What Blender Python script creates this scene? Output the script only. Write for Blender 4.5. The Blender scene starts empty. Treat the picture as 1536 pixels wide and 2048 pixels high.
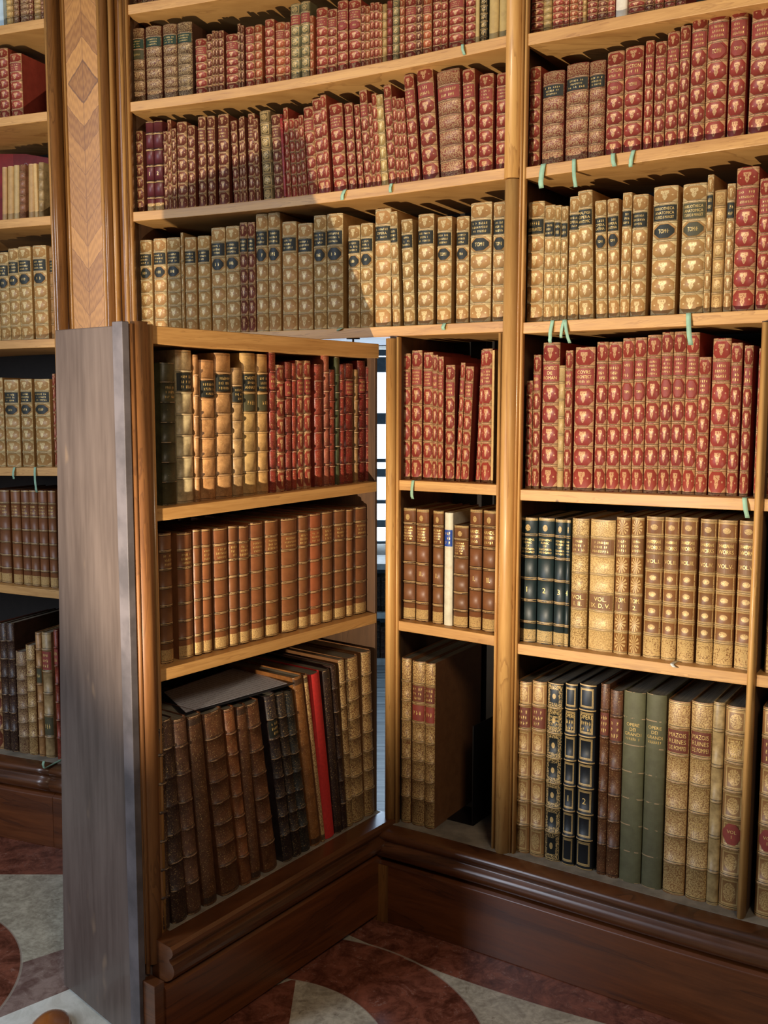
import bpy, math, random
from math import sin, cos, tan, pi, sqrt, atan2, radians
from mathutils import Vector, Matrix
random.seed(7)
SC = bpy.context.scene
COL = SC.collection

# ---------------------------------------------------------------- camera, world, lights, exposure
F_PX = 2000.0; PITCH = 0.109757557; ROLL = 0.00193126638; EYE = 1.6
cam = bpy.data.cameras.new('camera'); camo = bpy.data.objects.new('camera', cam); COL.objects.link(camo)
cam.sensor_fit = 'HORIZONTAL'; cam.sensor_width = 36; cam.lens = 36 * F_PX / 1536; cam.clip_start = .02; cam.clip_end = 60
_rt = Vector((1, 0, 0)); _up = Vector((0, sin(PITCH), cos(PITCH))); FWD = Vector((0, cos(PITCH), -sin(PITCH)))
RT = cos(ROLL) * _rt + sin(ROLL) * _up; UP = -sin(ROLL) * _rt + cos(ROLL) * _up
camo.matrix_world = Matrix(((RT.x, UP.x, -FWD.x, 0), (RT.y, UP.y, -FWD.y, 0), (RT.z, UP.z, -FWD.z, EYE), (0, 0, 0, 1)))
SC.camera = camo
SC.view_settings.view_transform = 'Standard'; SC.view_settings.look = 'None'
SC.view_settings.exposure = 0.0; SC.view_settings.gamma = 1; SC.view_settings.use_curve_mapping = False
W = bpy.data.worlds.new('world'); SC.world = W; W.use_nodes = True
W.node_tree.nodes['Background'].inputs[0].default_value = (.75, .85, 1, 1)
W.node_tree.nodes['Background'].inputs[1].default_value = .05

def lamp(name, kind, loc, target, energy, color, **kw):
    l = bpy.data.lights.new(name, kind); l.energy = energy; l.color = color
    for k, v in kw.items(): setattr(l, k, v)
    o = bpy.data.objects.new(name, l); COL.objects.link(o); o.location = loc
    o.rotation_euler = (Vector(target) - Vector(loc)).to_track_quat('-Z', 'Y').to_euler()
    return o
# low display lamp that throws the light up over the shelves
lamp('display_lamp', 'SPOT', (-1.0, 1.05, .90), (-1.0 + sin(radians(40)), 1.05 + cos(radians(40)), .90 + tan(radians(35))), 270, (1, .84, .63), spot_size=radians(98), spot_blend=.6, shadow_soft_size=.016)
# tall hall window, left and behind the camera
lamp('hall_window_light', 'AREA', (-3.6, .6, 2.4), (-.6, 3.0, 1.2), 95, (.74, .84, 1), shape='RECTANGLE', size=.45, size_y=2.6)
# added warm fill with no known lamp, high behind the camera
lamp('hall_warm_fill', 'AREA', (.9, -1.5, 4.2), (.2, 3, 1.0), 58, (1, .82, .62), shape='DISK', size=1.2)
# daylight in the room behind
lamp('back_room_daylight', 'AREA', (.1, 5.7, 1.5), (0, 3.2, .9), 26, (.55, .75, 1), shape='RECTANGLE', size=1.4, size_y=1.3)

# ---------------------------------------------------------------- wall curve (plan) and back-projection
CC = [3.0099908, -0.5810276, -0.14671285, 0.03950106, 0.04537365]
ULO, UHI = -1.75, 1.3
def Yf(u):
    if u < ULO: return Yf(ULO) + dYf(ULO) * (u - ULO)
    if u > UHI: return Yf(UHI) + dYf(UHI) * (u - UHI)
    return sum(c * u ** i for i, c in enumerate(CC))
def dYf(u):
    u = min(max(u, ULO), UHI)
    return sum(i * c * u ** (i - 1) for i, c in enumerate(CC) if i)
def nrm(u):
    d = dYf(u); l = sqrt(1 + d * d); return Vector((d / l, -1 / l, 0))
def tng(u):
    d = dYf(u); l = sqrt(1 + d * d); return Vector((1 / l, d / l, 0))
def P(u, d, z):
    return Vector((u, Yf(u), z)) + nrm(u) * d
def ray(px, py):
    return RT * ((px - 768) / F_PX) + UP * ((1024 - py) / F_PX) + FWD
def proj(p):
    v = p - Vector((0, 0, EYE)); f = v.dot(FWD)
    return 768 + F_PX * v.dot(RT) / f, 1024 - F_PX * v.dot(UP) / f
def hit(px, py, d=0.0):          # point where the sight line meets the surface d in front of the shelf fronts -> (u, z)
    r = ray(px, py); s = r.x / r.y; lo, hi = 1.2, 6.0
    def g(y):
        p = Vector((s * y, y, 0)); u = p.x
        for _ in range(6): u = p.x - nrm(u).x * d
        return y - (Yf(u) + nrm(u).y * d)
    for _ in range(45):
        m = (lo + hi) / 2
        if g(m) > 0: hi = m
        else: lo = m
    y = (lo + hi) / 2; u = s * y
    for _ in range(6): u = s * y - nrm(u).x * d
    return u, EYE + r.z * y / r.y
def floor_pt(px, py, z=0):
    r = ray(px, py); t = (z - EYE) / r.z; return Vector((r.x * t, r.y * t, z))

# ---------------------------------------------------------------- node helpers
def lin(c):
    return tuple(((v / 255) / 12.92 if v / 255 <= .04045 else ((v / 255 + .055) / 1.055) ** 2.4) for v in c) + (1,)
class S:
    def __init__(s, nt, sock): s.nt = nt; s.k = sock
    def _m(s, op, *a):
        n = s.nt.nodes.new('ShaderNodeMath'); n.operation = op
        for i, v in enumerate((s,) + a):
            if isinstance(v, S): s.nt.links.new(v.k, n.inputs[i])
            else: n.inputs[i].default_value = v
        return S(s.nt, n.outputs[0])
    def __add__(s, o): return s._m('ADD', o)
    def __radd__(s, o): return s._m('ADD', o)
    def __sub__(s, o): return s._m('SUBTRACT', o)
    def __rsub__(s, o): return (s * -1) + o
    def __mul__(s, o): return s._m('MULTIPLY', o)
    def __rmul__(s, o): return s._m('MULTIPLY', o)
    def __truediv__(s, o): return s._m('DIVIDE', o)
    def __pow__(s, o): return s._m('POWER', o)
    def abs(s): return s._m('ABSOLUTE')
    def sq(s): return s * s
    def sqrt(s): return s._m('SQRT')
    def fract(s): return s._m('FRACT')
    def floor(s): return s._m('FLOOR')
    def gt(s, o): return s._m('GREATER_THAN', o)
    def lt(s, o): return s._m('LESS_THAN', o)
    def mx(s, o): return s._m('MAXIMUM', o)
    def mn(s, o): return s._m('MINIMUM', o)
    def sin(s): return s._m('SINE')
    def step(s, a, b):
        n = s.nt.nodes.new('ShaderNodeMapRange'); n.interpolation_type = 'SMOOTHSTEP'
        s.nt.links.new(s.k, n.inputs[0]); n.inputs[1].default_value = a; n.inputs[2].default_value = b
        return S(s.nt, n.outputs[0])
def node(nt, t, **kw):
    n = nt.nodes.new(t)
    for k, v in kw.items(): setattr(n, k, v)
    return n
def noise(nt, vec, scale, detail=3, rough=.55, dist=0):
    n = node(nt, 'ShaderNodeTexNoise'); n.inputs['Scale'].default_value = scale; n.inputs['Detail'].default_value = detail
    n.inputs['Roughness'].default_value = rough; n.inputs['Distortion'].default_value = dist
    if vec is not None: nt.links.new(vec, n.inputs['Vector'])
    return S(nt, n.outputs[0])
def mixc(nt, f, a, b, mode='MIX'):
    n = node(nt, 'ShaderNodeMix', data_type='RGBA', blend_type=mode)
    for i, v in ((0, f), (6, a), (7, b)):
        if isinstance(v, S): nt.links.new(v.k, n.inputs[i])
        elif hasattr(v, 'links') or hasattr(v, 'is_linked'): nt.links.new(v, n.inputs[i])
        else: n.inputs[i].default_value = v
    return n.outputs[2]
def mapping(nt, vec, sc=(1, 1, 1), loc=(0, 0, 0), rot=(0, 0, 0)):
    m = node(nt, 'ShaderNodeMapping'); nt.links.new(vec, m.inputs[0])
    m.inputs['Scale'].default_value = sc; m.inputs['Location'].default_value = loc; m.inputs['Rotation'].default_value = rot
    return m.outputs[0]
def new_mat(name):
    m = bpy.data.materials.new(name); m.use_nodes = True; nt = m.node_tree
    return m, nt, nt.nodes['Principled BSDF']
def setc(nt, b, col=None, rough=None, metal=None, bump=None, bstr=.3, bdist=.002, coat=None):
    for key, v in (('Base Color', col), ('Roughness', rough), ('Metallic', metal), ('Coat Weight', coat)):
        if v is None: continue
        if isinstance(v, S): nt.links.new(v.k, b.inputs[key])
        elif hasattr(v, 'is_linked'): nt.links.new(v, b.inputs[key])
        else: b.inputs[key].default_value = v
    if bump is not None:
        n = node(nt, 'ShaderNodeBump'); n.inputs['Strength'].default_value = bstr; n.inputs['Distance'].default_value = bdist
        nt.links.new(bump.k, n.inputs['Height']); nt.links.new(n.outputs[0], b.inputs['Normal'])
def simple(name, rgb, rough=.5, metal=0, ns=30, var=.15):
    m, nt, b = new_mat(name); tc = node(nt, 'ShaderNodeTexCoord')
    n = noise(nt, tc.outputs['Object'], ns, 4)
    c = lin(rgb); d = tuple(v * (1 - var) for v in c[:3]) + (1,); e = tuple(min(1, v * (1 + var)) for v in c[:3]) + (1,)
    setc(nt, b, mixc(nt, n.step(.3, .7), d, e), rough, metal, n, .15, .001)
    return m
def wood(name, c1, c2, c3, axis='z', rough=.35, coat=.3, grain=1.0, knots=True):
    m, nt, b = new_mat(name); tc = node(nt, 'ShaderNodeTexCoord'); ob = tc.outputs['Object']
    s = {'z': (14, 14, 1.1), 'x': (1.2, 3, 22), 'd': (3, 3, 3)}[axis]
    v = mapping(nt, ob, tuple(k * grain for k in s))
    big = noise(nt, v, 1.0, 4, .6, 1.2); fine = noise(nt, mapping(nt, ob, tuple(k * 7 * grain for k in s)), 1.0, 3, .7, .4)
    g = big * .75 + fine * .35
    col = mixc(nt, g.step(.30, .78), lin(c1), lin(c2))
    col = mixc(nt, (big * 5).fract().step(.82, 1.0) * .45, col, lin(c3))
    if knots:
        vo = node(nt, 'ShaderNodeTexVoronoi'); vo.inputs['Scale'].default_value = 5.5; nt.links.new(mapping(nt, ob, (1, 1, .55)), vo.inputs['Vector'])
        k = S(nt, vo.outputs['Distance']).step(.045, .02)
        col = mixc(nt, k * .8, col, lin((50, 28, 14)))
    setc(nt, b, col, fine * .2 + (rough - .1), None, g, .25, .0015, coat); b.inputs['Coat Roughness'].default_value = .22
    return m

M = {}
M['shelf'] = wood('shelf_wood', (174, 124, 66), (212, 162, 96), (146, 98, 50), 'x', .5, .05)
M['post'] = wood('post_wood', (180, 126, 66), (214, 166, 98), (134, 86, 44), 'z', .45, .14)
M['door_post'] = wood('door_post_wood', (112, 70, 34), (156, 104, 56), (80, 46, 22), 'z', .55, .03)
M['walnut'] = wood('walnut_polished', (96, 60, 28), (146, 98, 50), (60, 34, 16), 'z', .22, .8, knots=False)
M['walnut_light'] = wood('walnut_polished_light', (152, 102, 50), (190, 140, 78), (100, 62, 30), 'z', .25, .7, knots=False)
M['plinth'] = wood('plinth_walnut', (70, 34, 13), (120, 64, 26), (32, 15, 7), 'x', .4, .3, .45, knots=False)
M['ledge'] = wood('ledge_walnut', (66, 36, 17), (106, 62, 32), (32, 17, 9), 'x', .35, .4, .7, knots=False)
M['inner'] = wood('inner_panel_wood', (70, 48, 30), (98, 68, 42), (45, 30, 20), 'z', .7, 0)
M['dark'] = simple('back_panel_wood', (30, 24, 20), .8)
M['dusty'] = simple('dusty_shelf_top', (134, 124, 108), .85, 0, 14, .3)

def chevron_mat():
    m, nt, b = new_mat('chevron_veneer'); tc = node(nt, 'ShaderNodeTexCoord'); uv = node(nt, 'ShaderNodeSeparateXYZ'); nt.links.new(tc.outputs['UV'], uv.inputs[0])
    u = S(nt, uv.outputs[0]); v = S(nt, uv.outputs[1])     # u -1..1 across, v metres up
    w = noise(nt, tc.outputs['UV'], 2.5, 3) * .05
    # diamond at v=0: lines fall towards the centre above it and rise below it
    t = v.abs() + u.abs() * .075 + w * .4
    nz = noise(nt, mapping(nt, tc.outputs['UV'], (3, 1.5, 1)), 2.0, 4)
    g = (t * 30 + nz * 3.0)
    st = (g.fract() - .5).abs() * 2
    pid = (t * 13).floor()
    tone = ((pid * 12.9898).sin() * 43758.5).fract()
    col = mixc(nt, st.step(.1, .9) * .3 + tone * .6, lin((142, 92, 38)), lin((196, 140, 70)))
    seam = (t * 13).fract().lt(.04).mx(u.abs().lt(.02))
    col = mixc(nt, seam * .5, col, lin((96, 56, 28)))
    dia = (t - .078).abs().lt(.004) 
    col = mixc(nt, dia * .55, col, lin((86, 50, 26)))
    setc(nt, b, col, .35, None, nz, .1, .001, .35)
    return m
M['chevron'] = chevron_mat()

def paint_mat():
    m, nt, b = new_mat('grey_brown_paint'); tc = node(nt, 'ShaderNodeTexCoord'); ob = tc.outputs['Object']
    big = noise(nt, mapping(nt, ob, (5, 5, 1.6)), 1.0, 4, .6); streak = noise(nt, mapping(nt, ob, (40, 40, 3)), 1, 3, .6)
    col = mixc(nt, (big * .6 + streak * .4).step(.32, .68), lin((78, 66, 60)), lin((108, 94, 86)))
    sp = noise(nt, mapping(nt, ob, (14, 14, 7)), 1, 2, .5).step(.68, .80)
    col = mixc(nt, sp * .45, col, lin((150, 124, 98)))
    setc(nt, b, col, streak * .15 + .38, None, streak, .12, .001, .12)
    return m
M['paint'] = paint_mat()

def floor_mat():
    m, nt, b = new_mat('inlaid_marble_floor'); tc = node(nt, 'ShaderNodeTexCoord'); ob = tc.outputs['Object']
    wob = node(nt, 'ShaderNodeSeparateXYZ'); nt.links.new(ob, wob.inputs[0]); x = S(nt, wob.outputs[0]); y = S(nt, wob.outputs[1])
    def dist(cx, cy): return ((x - cx).sq() + (y - cy).sq()).sqrt()
    vein = noise(nt, ob, 9, 6, .7, 1.4); fine = noise(nt, ob, 60, 4, .6, .5); mid = noise(nt, ob, 22, 5, .7, .8)
    red = mixc(nt, (vein * .6 + mid * .4).step(.36, .66), lin((78, 40, 28)), lin((150, 90, 70)))
    red = mixc(nt, (fine).step(.64, .74) * .5, red, lin((160, 122, 104)))
    redl = mixc(nt, (vein * .5 + mid * .5).step(.36, .64), lin((104, 78, 72)), lin((158, 136, 126)))
    grey = mixc(nt, (vein * .6 + fine * .4).step(.36, .66), lin((150, 142, 124)), lin((204, 196, 174)))
    grey = mixc(nt, (mid).step(.62, .66) * .45, grey, lin((96, 82, 64)))
    white = mixc(nt, vein.step(.35, .7), lin((214, 214, 202)), lin((240, 240, 230)))
    left = x.lt(-.62)
    d1 = dist(-.28683, 2.31033); d1b = dist(2.01384, 5.44476); d3 = dist(-.33436, 2.2857); d4 = dist(.19214, 1.88436); d5 = dist(-.26358, 2.42076)
    gr = (d1.gt(.5534) * d1b.gt(3.3413)).mx(d3.lt(.3495) * x.gt(-.243)).mx(d5.lt(.2067) * d4.gt(.8646))
    dc = dist(-1.52241, 2.55034); line = y - (x + 1) * .896 - 2.451; topb = y - 3.245; ab = y - 2.705 - (x + 1.037) * .75
    inred = dc.lt(.511).mx(topb.gt(0))
    lilac = (1 - dc.lt(.511)) * ab.lt(0)
    wh = line.lt(0) * (1 - dc.lt(.511))
    cl = mixc(nt, inred, grey, red); cl = mixc(nt, lilac, cl, redl); cl = mixc(nt, wh, cl, white)
    cr = mixc(nt, gr, red, grey)
    col = mixc(nt, left, cr, cl)
    g = (d1 - .5534).abs().lt(.0035).mx((d3 - .3495).abs().lt(.002)).mx((d1b - 3.3413).abs().lt(.0016) * x.gt(.06)) * (1 - left)
    g2 = ((dc - .511).abs().lt(.0035)) * left
    crack = ((vein * 3).fract() - .5).abs().lt(.012) * (mid.gt(.55))
    col = mixc(nt, g.mx(g2) * .55, col, lin((176, 168, 152)))
    col = mixc(nt, crack * .4, col, lin((190, 180, 170)))
    setc(nt, b, col, fine * .18 + .14, None, fine, .05, .001)
    return m
M['floor'] = floor_mat()
def planks_mat():
    m, nt, b = new_mat('grey_floorboards'); tc = node(nt, 'ShaderNodeTexCoord'); ob = tc.outputs['Object']
    sp = node(nt, 'ShaderNodeSeparateXYZ'); nt.links.new(ob, sp.inputs[0]); y = S(nt, sp.outputs[1])
    n = noise(nt, mapping(nt, ob, (2, 18, 1)), 1.5, 4)
    col = mixc(nt, n.step(.3, .7), lin((96, 104, 108)), lin((150, 156, 156)))
    col = mixc(nt, (y * 3.1).fract().lt(.02), col, lin((30, 32, 34)))
    setc(nt, b, col, .45, None, n, .2)
    return m
M['planks'] = planks_mat()
M['plaster'] = simple('pale_plaster', (170, 172, 170), .9)
M['white_paint'] = simple('white_painted_wood', (216, 224, 226), .35)
M['blue_frame'] = simple('blue_grey_frame', (120, 138, 152), .5)
def pane_mat():
    m, nt, b = new_mat('daylit_window_pane'); b.inputs['Base Color'].default_value = (.8, .9, 1, 1)
    b.inputs['Emission Color'].default_value = (.82, .91, 1, 1); b.inputs['Emission Strength'].default_value = 3.2
    return m
M['pane'] = pane_mat()
M['pages'] = None
def pages_mat():
    m, nt, b = new_mat('book_page_edges'); tc = node(nt, 'ShaderNodeTexCoord'); ob = tc.outputs['Object']
    sp = node(nt, 'ShaderNodeSeparateXYZ'); nt.links.new(ob, sp.inputs[0]); x = S(nt, sp.outputs[0])
    n = noise(nt, mapping(nt, ob, (900, 6, 6)), 1, 2)
    col = mixc(nt, n.step(.3, .7), lin((92, 86, 72)), lin((142, 132, 112)))
    setc(nt, b, col, .85)
    return m
M['pages'] = pages_mat()
M['gold'] = simple('gold_lettering', (232, 196, 122), .38, .35, 200, .2)
M['black_metal'] = simple('black_steel', (14, 14, 16), .45)
M['ribbon'] = simple('pale_green_paper', (150, 186, 158), .7)
M['ribbon_white'] = simple('white_paper_slip', (206, 208, 200), .7)
M['red_cloth'] = simple('red_cloth', (196, 44, 38), .75, 0, 120, .1)
M['orange_wood'] = wood('orange_polished_wood', (150, 84, 34), (190, 116, 52), (100, 52, 22), 'd', .25, .7, knots=False)
M['iron'] = simple('aged_iron', (40, 40, 44), .5, .6)
M['box_blue'] = simple('pale_blue_board', (178, 196, 204), .8)
def sheet_mat():
    m, nt, b = new_mat('printed_grey_sheet'); tc = node(nt, 'ShaderNodeTexCoord'); ob = tc.outputs['Object']
    sp = node(nt, 'ShaderNodeSeparateXYZ'); nt.links.new(ob, sp.inputs[0]); x = S(nt, sp.outputs[0]); y = S(nt, sp.outputs[1])
    n = noise(nt, mapping(nt, ob, (160, 160, 1)), 1, 2)
    ln = (y * 70).fract().lt(.42) * n.gt(.47)
    col = mixc(nt, ln * .55, lin((196, 198, 206)), lin((110, 112, 122)))
    setc(nt, b, col, .5)
    return m
M['sheet'] = sheet_mat()

# ---------------------------------------------------------------- leather materials (colour comes from the object's own colour)
def leather(name, style, gold=(226, 190, 124), rough=.42, goldmix=.82):
    m, nt, b = new_mat('leather_' + name); tc = node(nt, 'ShaderNodeTexCoord'); oi = node(nt, 'ShaderNodeObjectInfo')
    uvn = node(nt, 'ShaderNodeUVMap'); uvn.uv_map = 'spine'
    sp = node(nt, 'ShaderNodeSeparateXYZ'); nt.links.new(uvn.outputs[0], sp.inputs[0])
    u = S(nt, sp.outputs[0]); v = S(nt, sp.outputs[1]); on = u.gt(-.5)
    a = u * 2 - 1; f = v.fract(); bb = f * 2 - 1
    rnd = S(nt, oi.outputs['Random'])
    off = node(nt, 'ShaderNodeVectorMath', operation='ADD'); nt.links.new(tc.outputs['Object'], off.inputs[0])
    cmb = node(nt, 'ShaderNodeCombineXYZ'); nt.links.new((rnd * 7).k, cmb.inputs[0]); nt.links.new((rnd * 3).k, cmb.inputs[2]); nt.links.new(cmb.outputs[0], off.inputs[1])
    ob = off.outputs[0]
    n1 = noise(nt, ob, 330, 3, .65); n2 = noise(nt, ob, 38, 4, .65); n3 = noise(nt, ob, 620, 2, .6)
    base = mixc(nt, n2.step(.32, .72) * .62, oi.outputs['Color'], (0.25, .2, .15, 1), 'MULTIPLY') if style in ('calf', 'mottle', 'worn') else mixc(nt, n2.step(.3, .75) * .35, oi.outputs['Color'], (0.4, .3, .25, 1), 'MULTIPLY')
    edge = bb.abs()
    rule = (edge.gt(.80) * edge.lt(.86)).mx(edge.gt(.90) * edge.lt(.94))
    if style == 'crest':
        s = a.abs() * .80 + bb.abs() * .74
        border = edge.gt(.80) * edge.lt(.955)
        corner = s.gt(1.05).mx(a.abs().gt(.93) * n3.gt(.4))
        t_ = (bb + .54) / 1.06                       # 0 at the foot, 1 at the crown of the crest
        wd = (t_ * 2.4).mn(1) * .20 + .05 + (t_.gt(.68) * .10) - ((t_ - .5).abs().lt(.10) * .07)
        crest = a.abs().lt(wd) * bb.abs().lt(.54) * (n1.gt(.44).mx((a.abs() - wd * .7).abs().lt(.05))) 
        dots = ((a.abs() - .62).sq() + bb.sq()).lt(.006)
        g = (corner * n3.gt(.30)).mx(crest).mx(border * n3.gt(.36)).mx(dots)
        frame = (s - 1.01).abs().lt(.022)
        g = g * (1 - frame * .9)
    elif style == 'dense':
        w = (a * 9).sin() * (bb * 7).sin()
        g = (n1.gt(.49)).mx(rule) * (1 - (edge.gt(.95)))
        g = g * (n2.gt(.33))
    elif style == 'lines':
        g = (edge.gt(.86) * edge.lt(.93)).mx(v.lt(.62) * on * n3.gt(.42) * v.gt(.06))
    elif style == 'shield':
        g = (edge.gt(.86) * edge.lt(.93)).mx(v.lt(.62) * on * n3.gt(.42) * v.gt(.06))
        g = g.mx(v.gt(5.0) * ((a / .30).sq() + ((bb + .15) / .40).sq()).lt(1) * n1.gt(.40)).mx(v.gt(5.86) * n3.gt(.35))
    elif style == 'frames':
        fr = ((a.abs().mx(edge * .98) - .66).abs().lt(.045)).mx((a.abs().mx(edge) - .76).abs().lt(.025))
        g = fr.mx(edge.gt(.94))
    elif style == 'flourish':
        q = a.abs().mx(edge)
        g = (q.gt(.56) * q.lt(.92) * n1.gt(.49)).mx((a.sq() + bb.sq()).lt(.05)).mx(edge.gt(.95))
    elif style == 'burst':
        r = (a.sq() + bb.sq()).sqrt(); 
        at = node(nt, 'ShaderNodeMath', operation='ARCTAN2'); nt.links.new(bb.k, at.inputs[0]); nt.links.new(a.k, at.inputs[1])
        k = (S(nt, at.outputs[0]) * 12).sin()
        g = (r.lt(.82) * k.gt(-.1) * n3.gt(.35)).mx(rule).mx(edge.gt(.88) * n1.gt(.4))
    elif style == 'empire':     # rectangular panel with a small medallion, rich bands between
        med = ((a / .42).sq() + (bb / .30).sq())
        g = (med.lt(1) * n3.gt(.42)).mx(edge.gt(.66) * ((edge * 24).fract().gt(.35)) ).mx((a.abs() - .86).abs().lt(.04) * n1.gt(.4))
        g = g.mx(v.lt(.9) * v.gt(.02) * on * n1.gt(.44))
    elif style == 'tooled':
        fr = ((a.abs().mx(edge) - .70).abs().lt(.05))
        g = fr.mx((a.sq() + bb.sq()).lt(.32) * n1.gt(.47)).mx(rule)
    elif style == 'mottle':
        g = n1.gt(.72)
    elif style == 'calf':
        g = (edge.gt(.9) * n3.gt(.5)).mx(n1.gt(.66) * .6)
    elif style == 'worn':
        g = (n1.gt(.62) * .7)
    else:
        g = edge.gt(2)
    g = g * on
    gc = mixc(nt, n1.step(.3, .7), tuple(v * .72 for v in lin(gold)[:3]) + (1,), lin(gold))
    col = mixc(nt, g * goldmix, base, gc)
    dk = (edge.gt(.84) * edge.lt(.90)).mx(edge.gt(.945) * edge.lt(.965)) * on if style not in ('plain', 'frames', 'flourish') else None  # shadow along the raised bands, painted as dark lines in the colour
    if style in ('lines', 'shield'): dk = (edge.gt(.775) * edge.lt(.85)).mx(edge.gt(.94)) * on
    if dk is not None: col = mixc(nt, dk * .75, col, (.02, .012, .008, 1))
    # rubbed raised bands and edges
    rub = (edge.gt(.955) * n2.gt(.5) * on)
    col = mixc(nt, rub * .5, col, lin((206, 168, 124)))
    setc(nt, b, col, rough + .05 if style != 'plain' else rough + .2, g * .12, g * .6 + n1 * .5, .4, .0008, .06)
    b.inputs['Coat Roughness'].default_value = .3
    return m
LM = {k: leather(k, k) for k in ('dense', 'lines', 'flourish', 'burst', 'tooled', 'mottle', 'calf', 'worn', 'plain', 'empire', 'shield', 'crest', 'frames')}
LM['crest'] = leather('crest_red', 'crest', (232, 190, 134), .42, .70)
LM['crestpale'] = leather('crest_pale', 'crest', (240, 216, 160))
LM['densepale'] = leather('dense_pale', 'dense', (206, 176, 124), .45, .62)

# ---------------------------------------------------------------- mesh + object helpers
def mesh_obj(name, verts, faces, mat=None, parent=None, smooth=False, mats=None, fmat=None):
    me = bpy.data.meshes.new(name); me.from_pydata([tuple(v) for v in verts], [], faces)
    for m in (mats or ([mat] if mat else [])): me.materials.append(m)
    if fmat:
        for p, i in zip(me.polygons, fmat): p.material_index = i
    if smooth is True:
        for p in me.polygons: p.use_smooth = True
    elif smooth:
        for p, s in zip(me.polygons, smooth): p.use_smooth = s
    me.update()
    o = bpy.data.objects.new(name, me); COL.objects.link(o)
    if parent: o.parent = parent
    return o
def empty(name, loc=(0, 0, 0), label=None, cat=None, group=None, mat=None, parent=None):
    o = bpy.data.objects.new(name, None); COL.objects.link(o); o.empty_display_size = .05
    if mat is not None: o.matrix_world = mat
    else: o.location = loc
    tag(o, label, cat, group)
    return o
def tag(o, label=None, cat=None, group=None, kind=None):
    if label: o['label'] = label
    if cat: o['category'] = cat
    if group: o['group'] = group
    if kind: o['kind'] = kind
    return o
class MB:
    def __init__(s): s.v = []; s.f = []
    def box(s, a, b, M4=None):
        i = len(s.v); x0, y0, z0 = a; x1, y1, z1 = b
        vs = [Vector(p) for p in ((x0, y0, z0), (x1, y0, z0), (x1, y1, z0), (x0, y1, z0), (x0, y0, z1), (x1, y0, z1), (x1, y1, z1), (x0, y1, z1))]
        if M4 is not None: vs = [M4 @ q for q in vs]
        s.v += vs; s.f += [tuple(i + k for k in q) for q in ((0, 3, 2, 1), (4, 5, 6, 7), (0, 1, 5, 4), (1, 2, 6, 5), (2, 3, 7, 6), (3, 0, 4, 7))]
        return s
    def loft(s, rings, cap=True, closed=True):      # rings of equal length
        i = len(s.v); n = len(rings[0])
        for r in rings: s.v += [Vector(p) for p in r]
        for k in range(len(rings) - 1):
            for j in range(n if closed else n - 1):
                a = i + k * n + j; b = i + k * n + (j + 1) % n
                s.f.append((a, b, b + n, a + n))
        if cap and closed:
            s.f.append(tuple(i + j for j in reversed(range(n)))); s.f.append(tuple(i + (len(rings) - 1) * n + j for j in range(n)))
        return s
    def build(s, name, mat, parent=None, smooth=False, uv=None):
        o = mesh_obj(name, s.v, s.f, mat, parent, smooth)
        me = o.data
        return o
def recalc(o):
    import bmesh
    bm = bmesh.new(); bm.from_mesh(o.data); bmesh.ops.recalc_face_normals(bm, faces=bm.faces); bm.to_mesh(o.data); bm.free()
    return o
def bevel(o, w=.002, seg=2):
    m = o.modifiers.new('bevel', 'BEVEL'); m.width = w; m.segments = seg; m.limit_method = 'ANGLE'; m.angle_limit = radians(40)
    return o
def sweep(name, mat, parent, u0, u1, prof, n=None, zt=None, bev=0):
    """closed profile [(d, z)] swept along the curved wall; zt(u) adds a small sag"""
    n = n or max(1, int((u1 - u0) / .05)); rings = []
    for k in range(n + 1):
        u = u0 + (u1 - u0) * k / n; dz = zt(u) if zt else 0
        rings.append([P(u, d, z + dz) for d, z in prof])
    o = recalc(MB().loft(rings).build(name, mat, parent))
    if bev: bevel(o, bev)
    return o
def post(name, mat, parent, u, prof, z0, z1, smooth=False, taper=0):
    t = tng(u); n_ = nrm(u); o0 = P(u, 0, 0); rings = []
    zs = [z0, z1]
    for z in zs: rings.append([o0 + t * a + n_ * d + Vector((0, 0, z)) for a, d in prof])
    o = recalc(MB().loft(rings).build(name, mat, parent))
    if smooth:
        for p in o.data.polygons: p.use_smooth = len(p.vertices) == 4
    return o
def half_round(a0, a1, d0, bulge, n=10):
    c = (a0 + a1) / 2; r = (a1 - a0) / 2
    return [(c - r, d0 - .01)] + [(c - r * cos(pi * k / n), d0 + bulge * sin(pi * k / n)) for k in range(n + 1)] + [(c + r, d0 - .01)]

# ---------------------------------------------------------------- measured shelf fronts
Z = {0: 2.8727, 1: 2.5683, 2: 2.2266, 3: 1.8194, 4: 1.3653, 5: .9311, 6: .300}
EDGE = {('A', 0): [(0, 52), (92, 35)], ('A', 1): [(0, 235), (100, 222)], ('A', 2): [(0, 440), (107, 431)], ('A', 3): [(0, 681), (108, 677)],
        ('A', 4): [(0, 935), (112, 935)], ('A', 5): [(0, 1169), (113, 1181)],
        ('B', 0): [(253, 10), (390, -12)], ('B', 1): [(261, 204), (1015, 70)], ('B', 2): [(267, 424), (1013, 335)], ('B', 3): [(552, 662), (1005, 642)],
        ('C', 1): [(1052, 68), (1412, 0)], ('C', 2): [(1047, 335), (1536, 262)], ('C', 3): [(1045, 645), (1536, 619)],
        ('C', 4): [(1036, 979), (1530, 998)], ('C', 5): [(1033, 1287), (1500, 1348)],
        ('D', 4): [(795, 960), (1000, 970)], ('D', 5): [(800, 1242), (997, 1273)]}
def shelf_z(bay, row):
    pts = EDGE.get((bay, row))
    if not pts: return lambda u: Z[row]
    (ua, za), (ub, zb) = [hit(*p) for p in pts]
    if (bay, row) in (('B', 0), ('A', 0)): zb = za = (za + zb) / 2
    return lambda u: za + (zb - za) * (u - ua) / (ub - ua)
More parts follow.
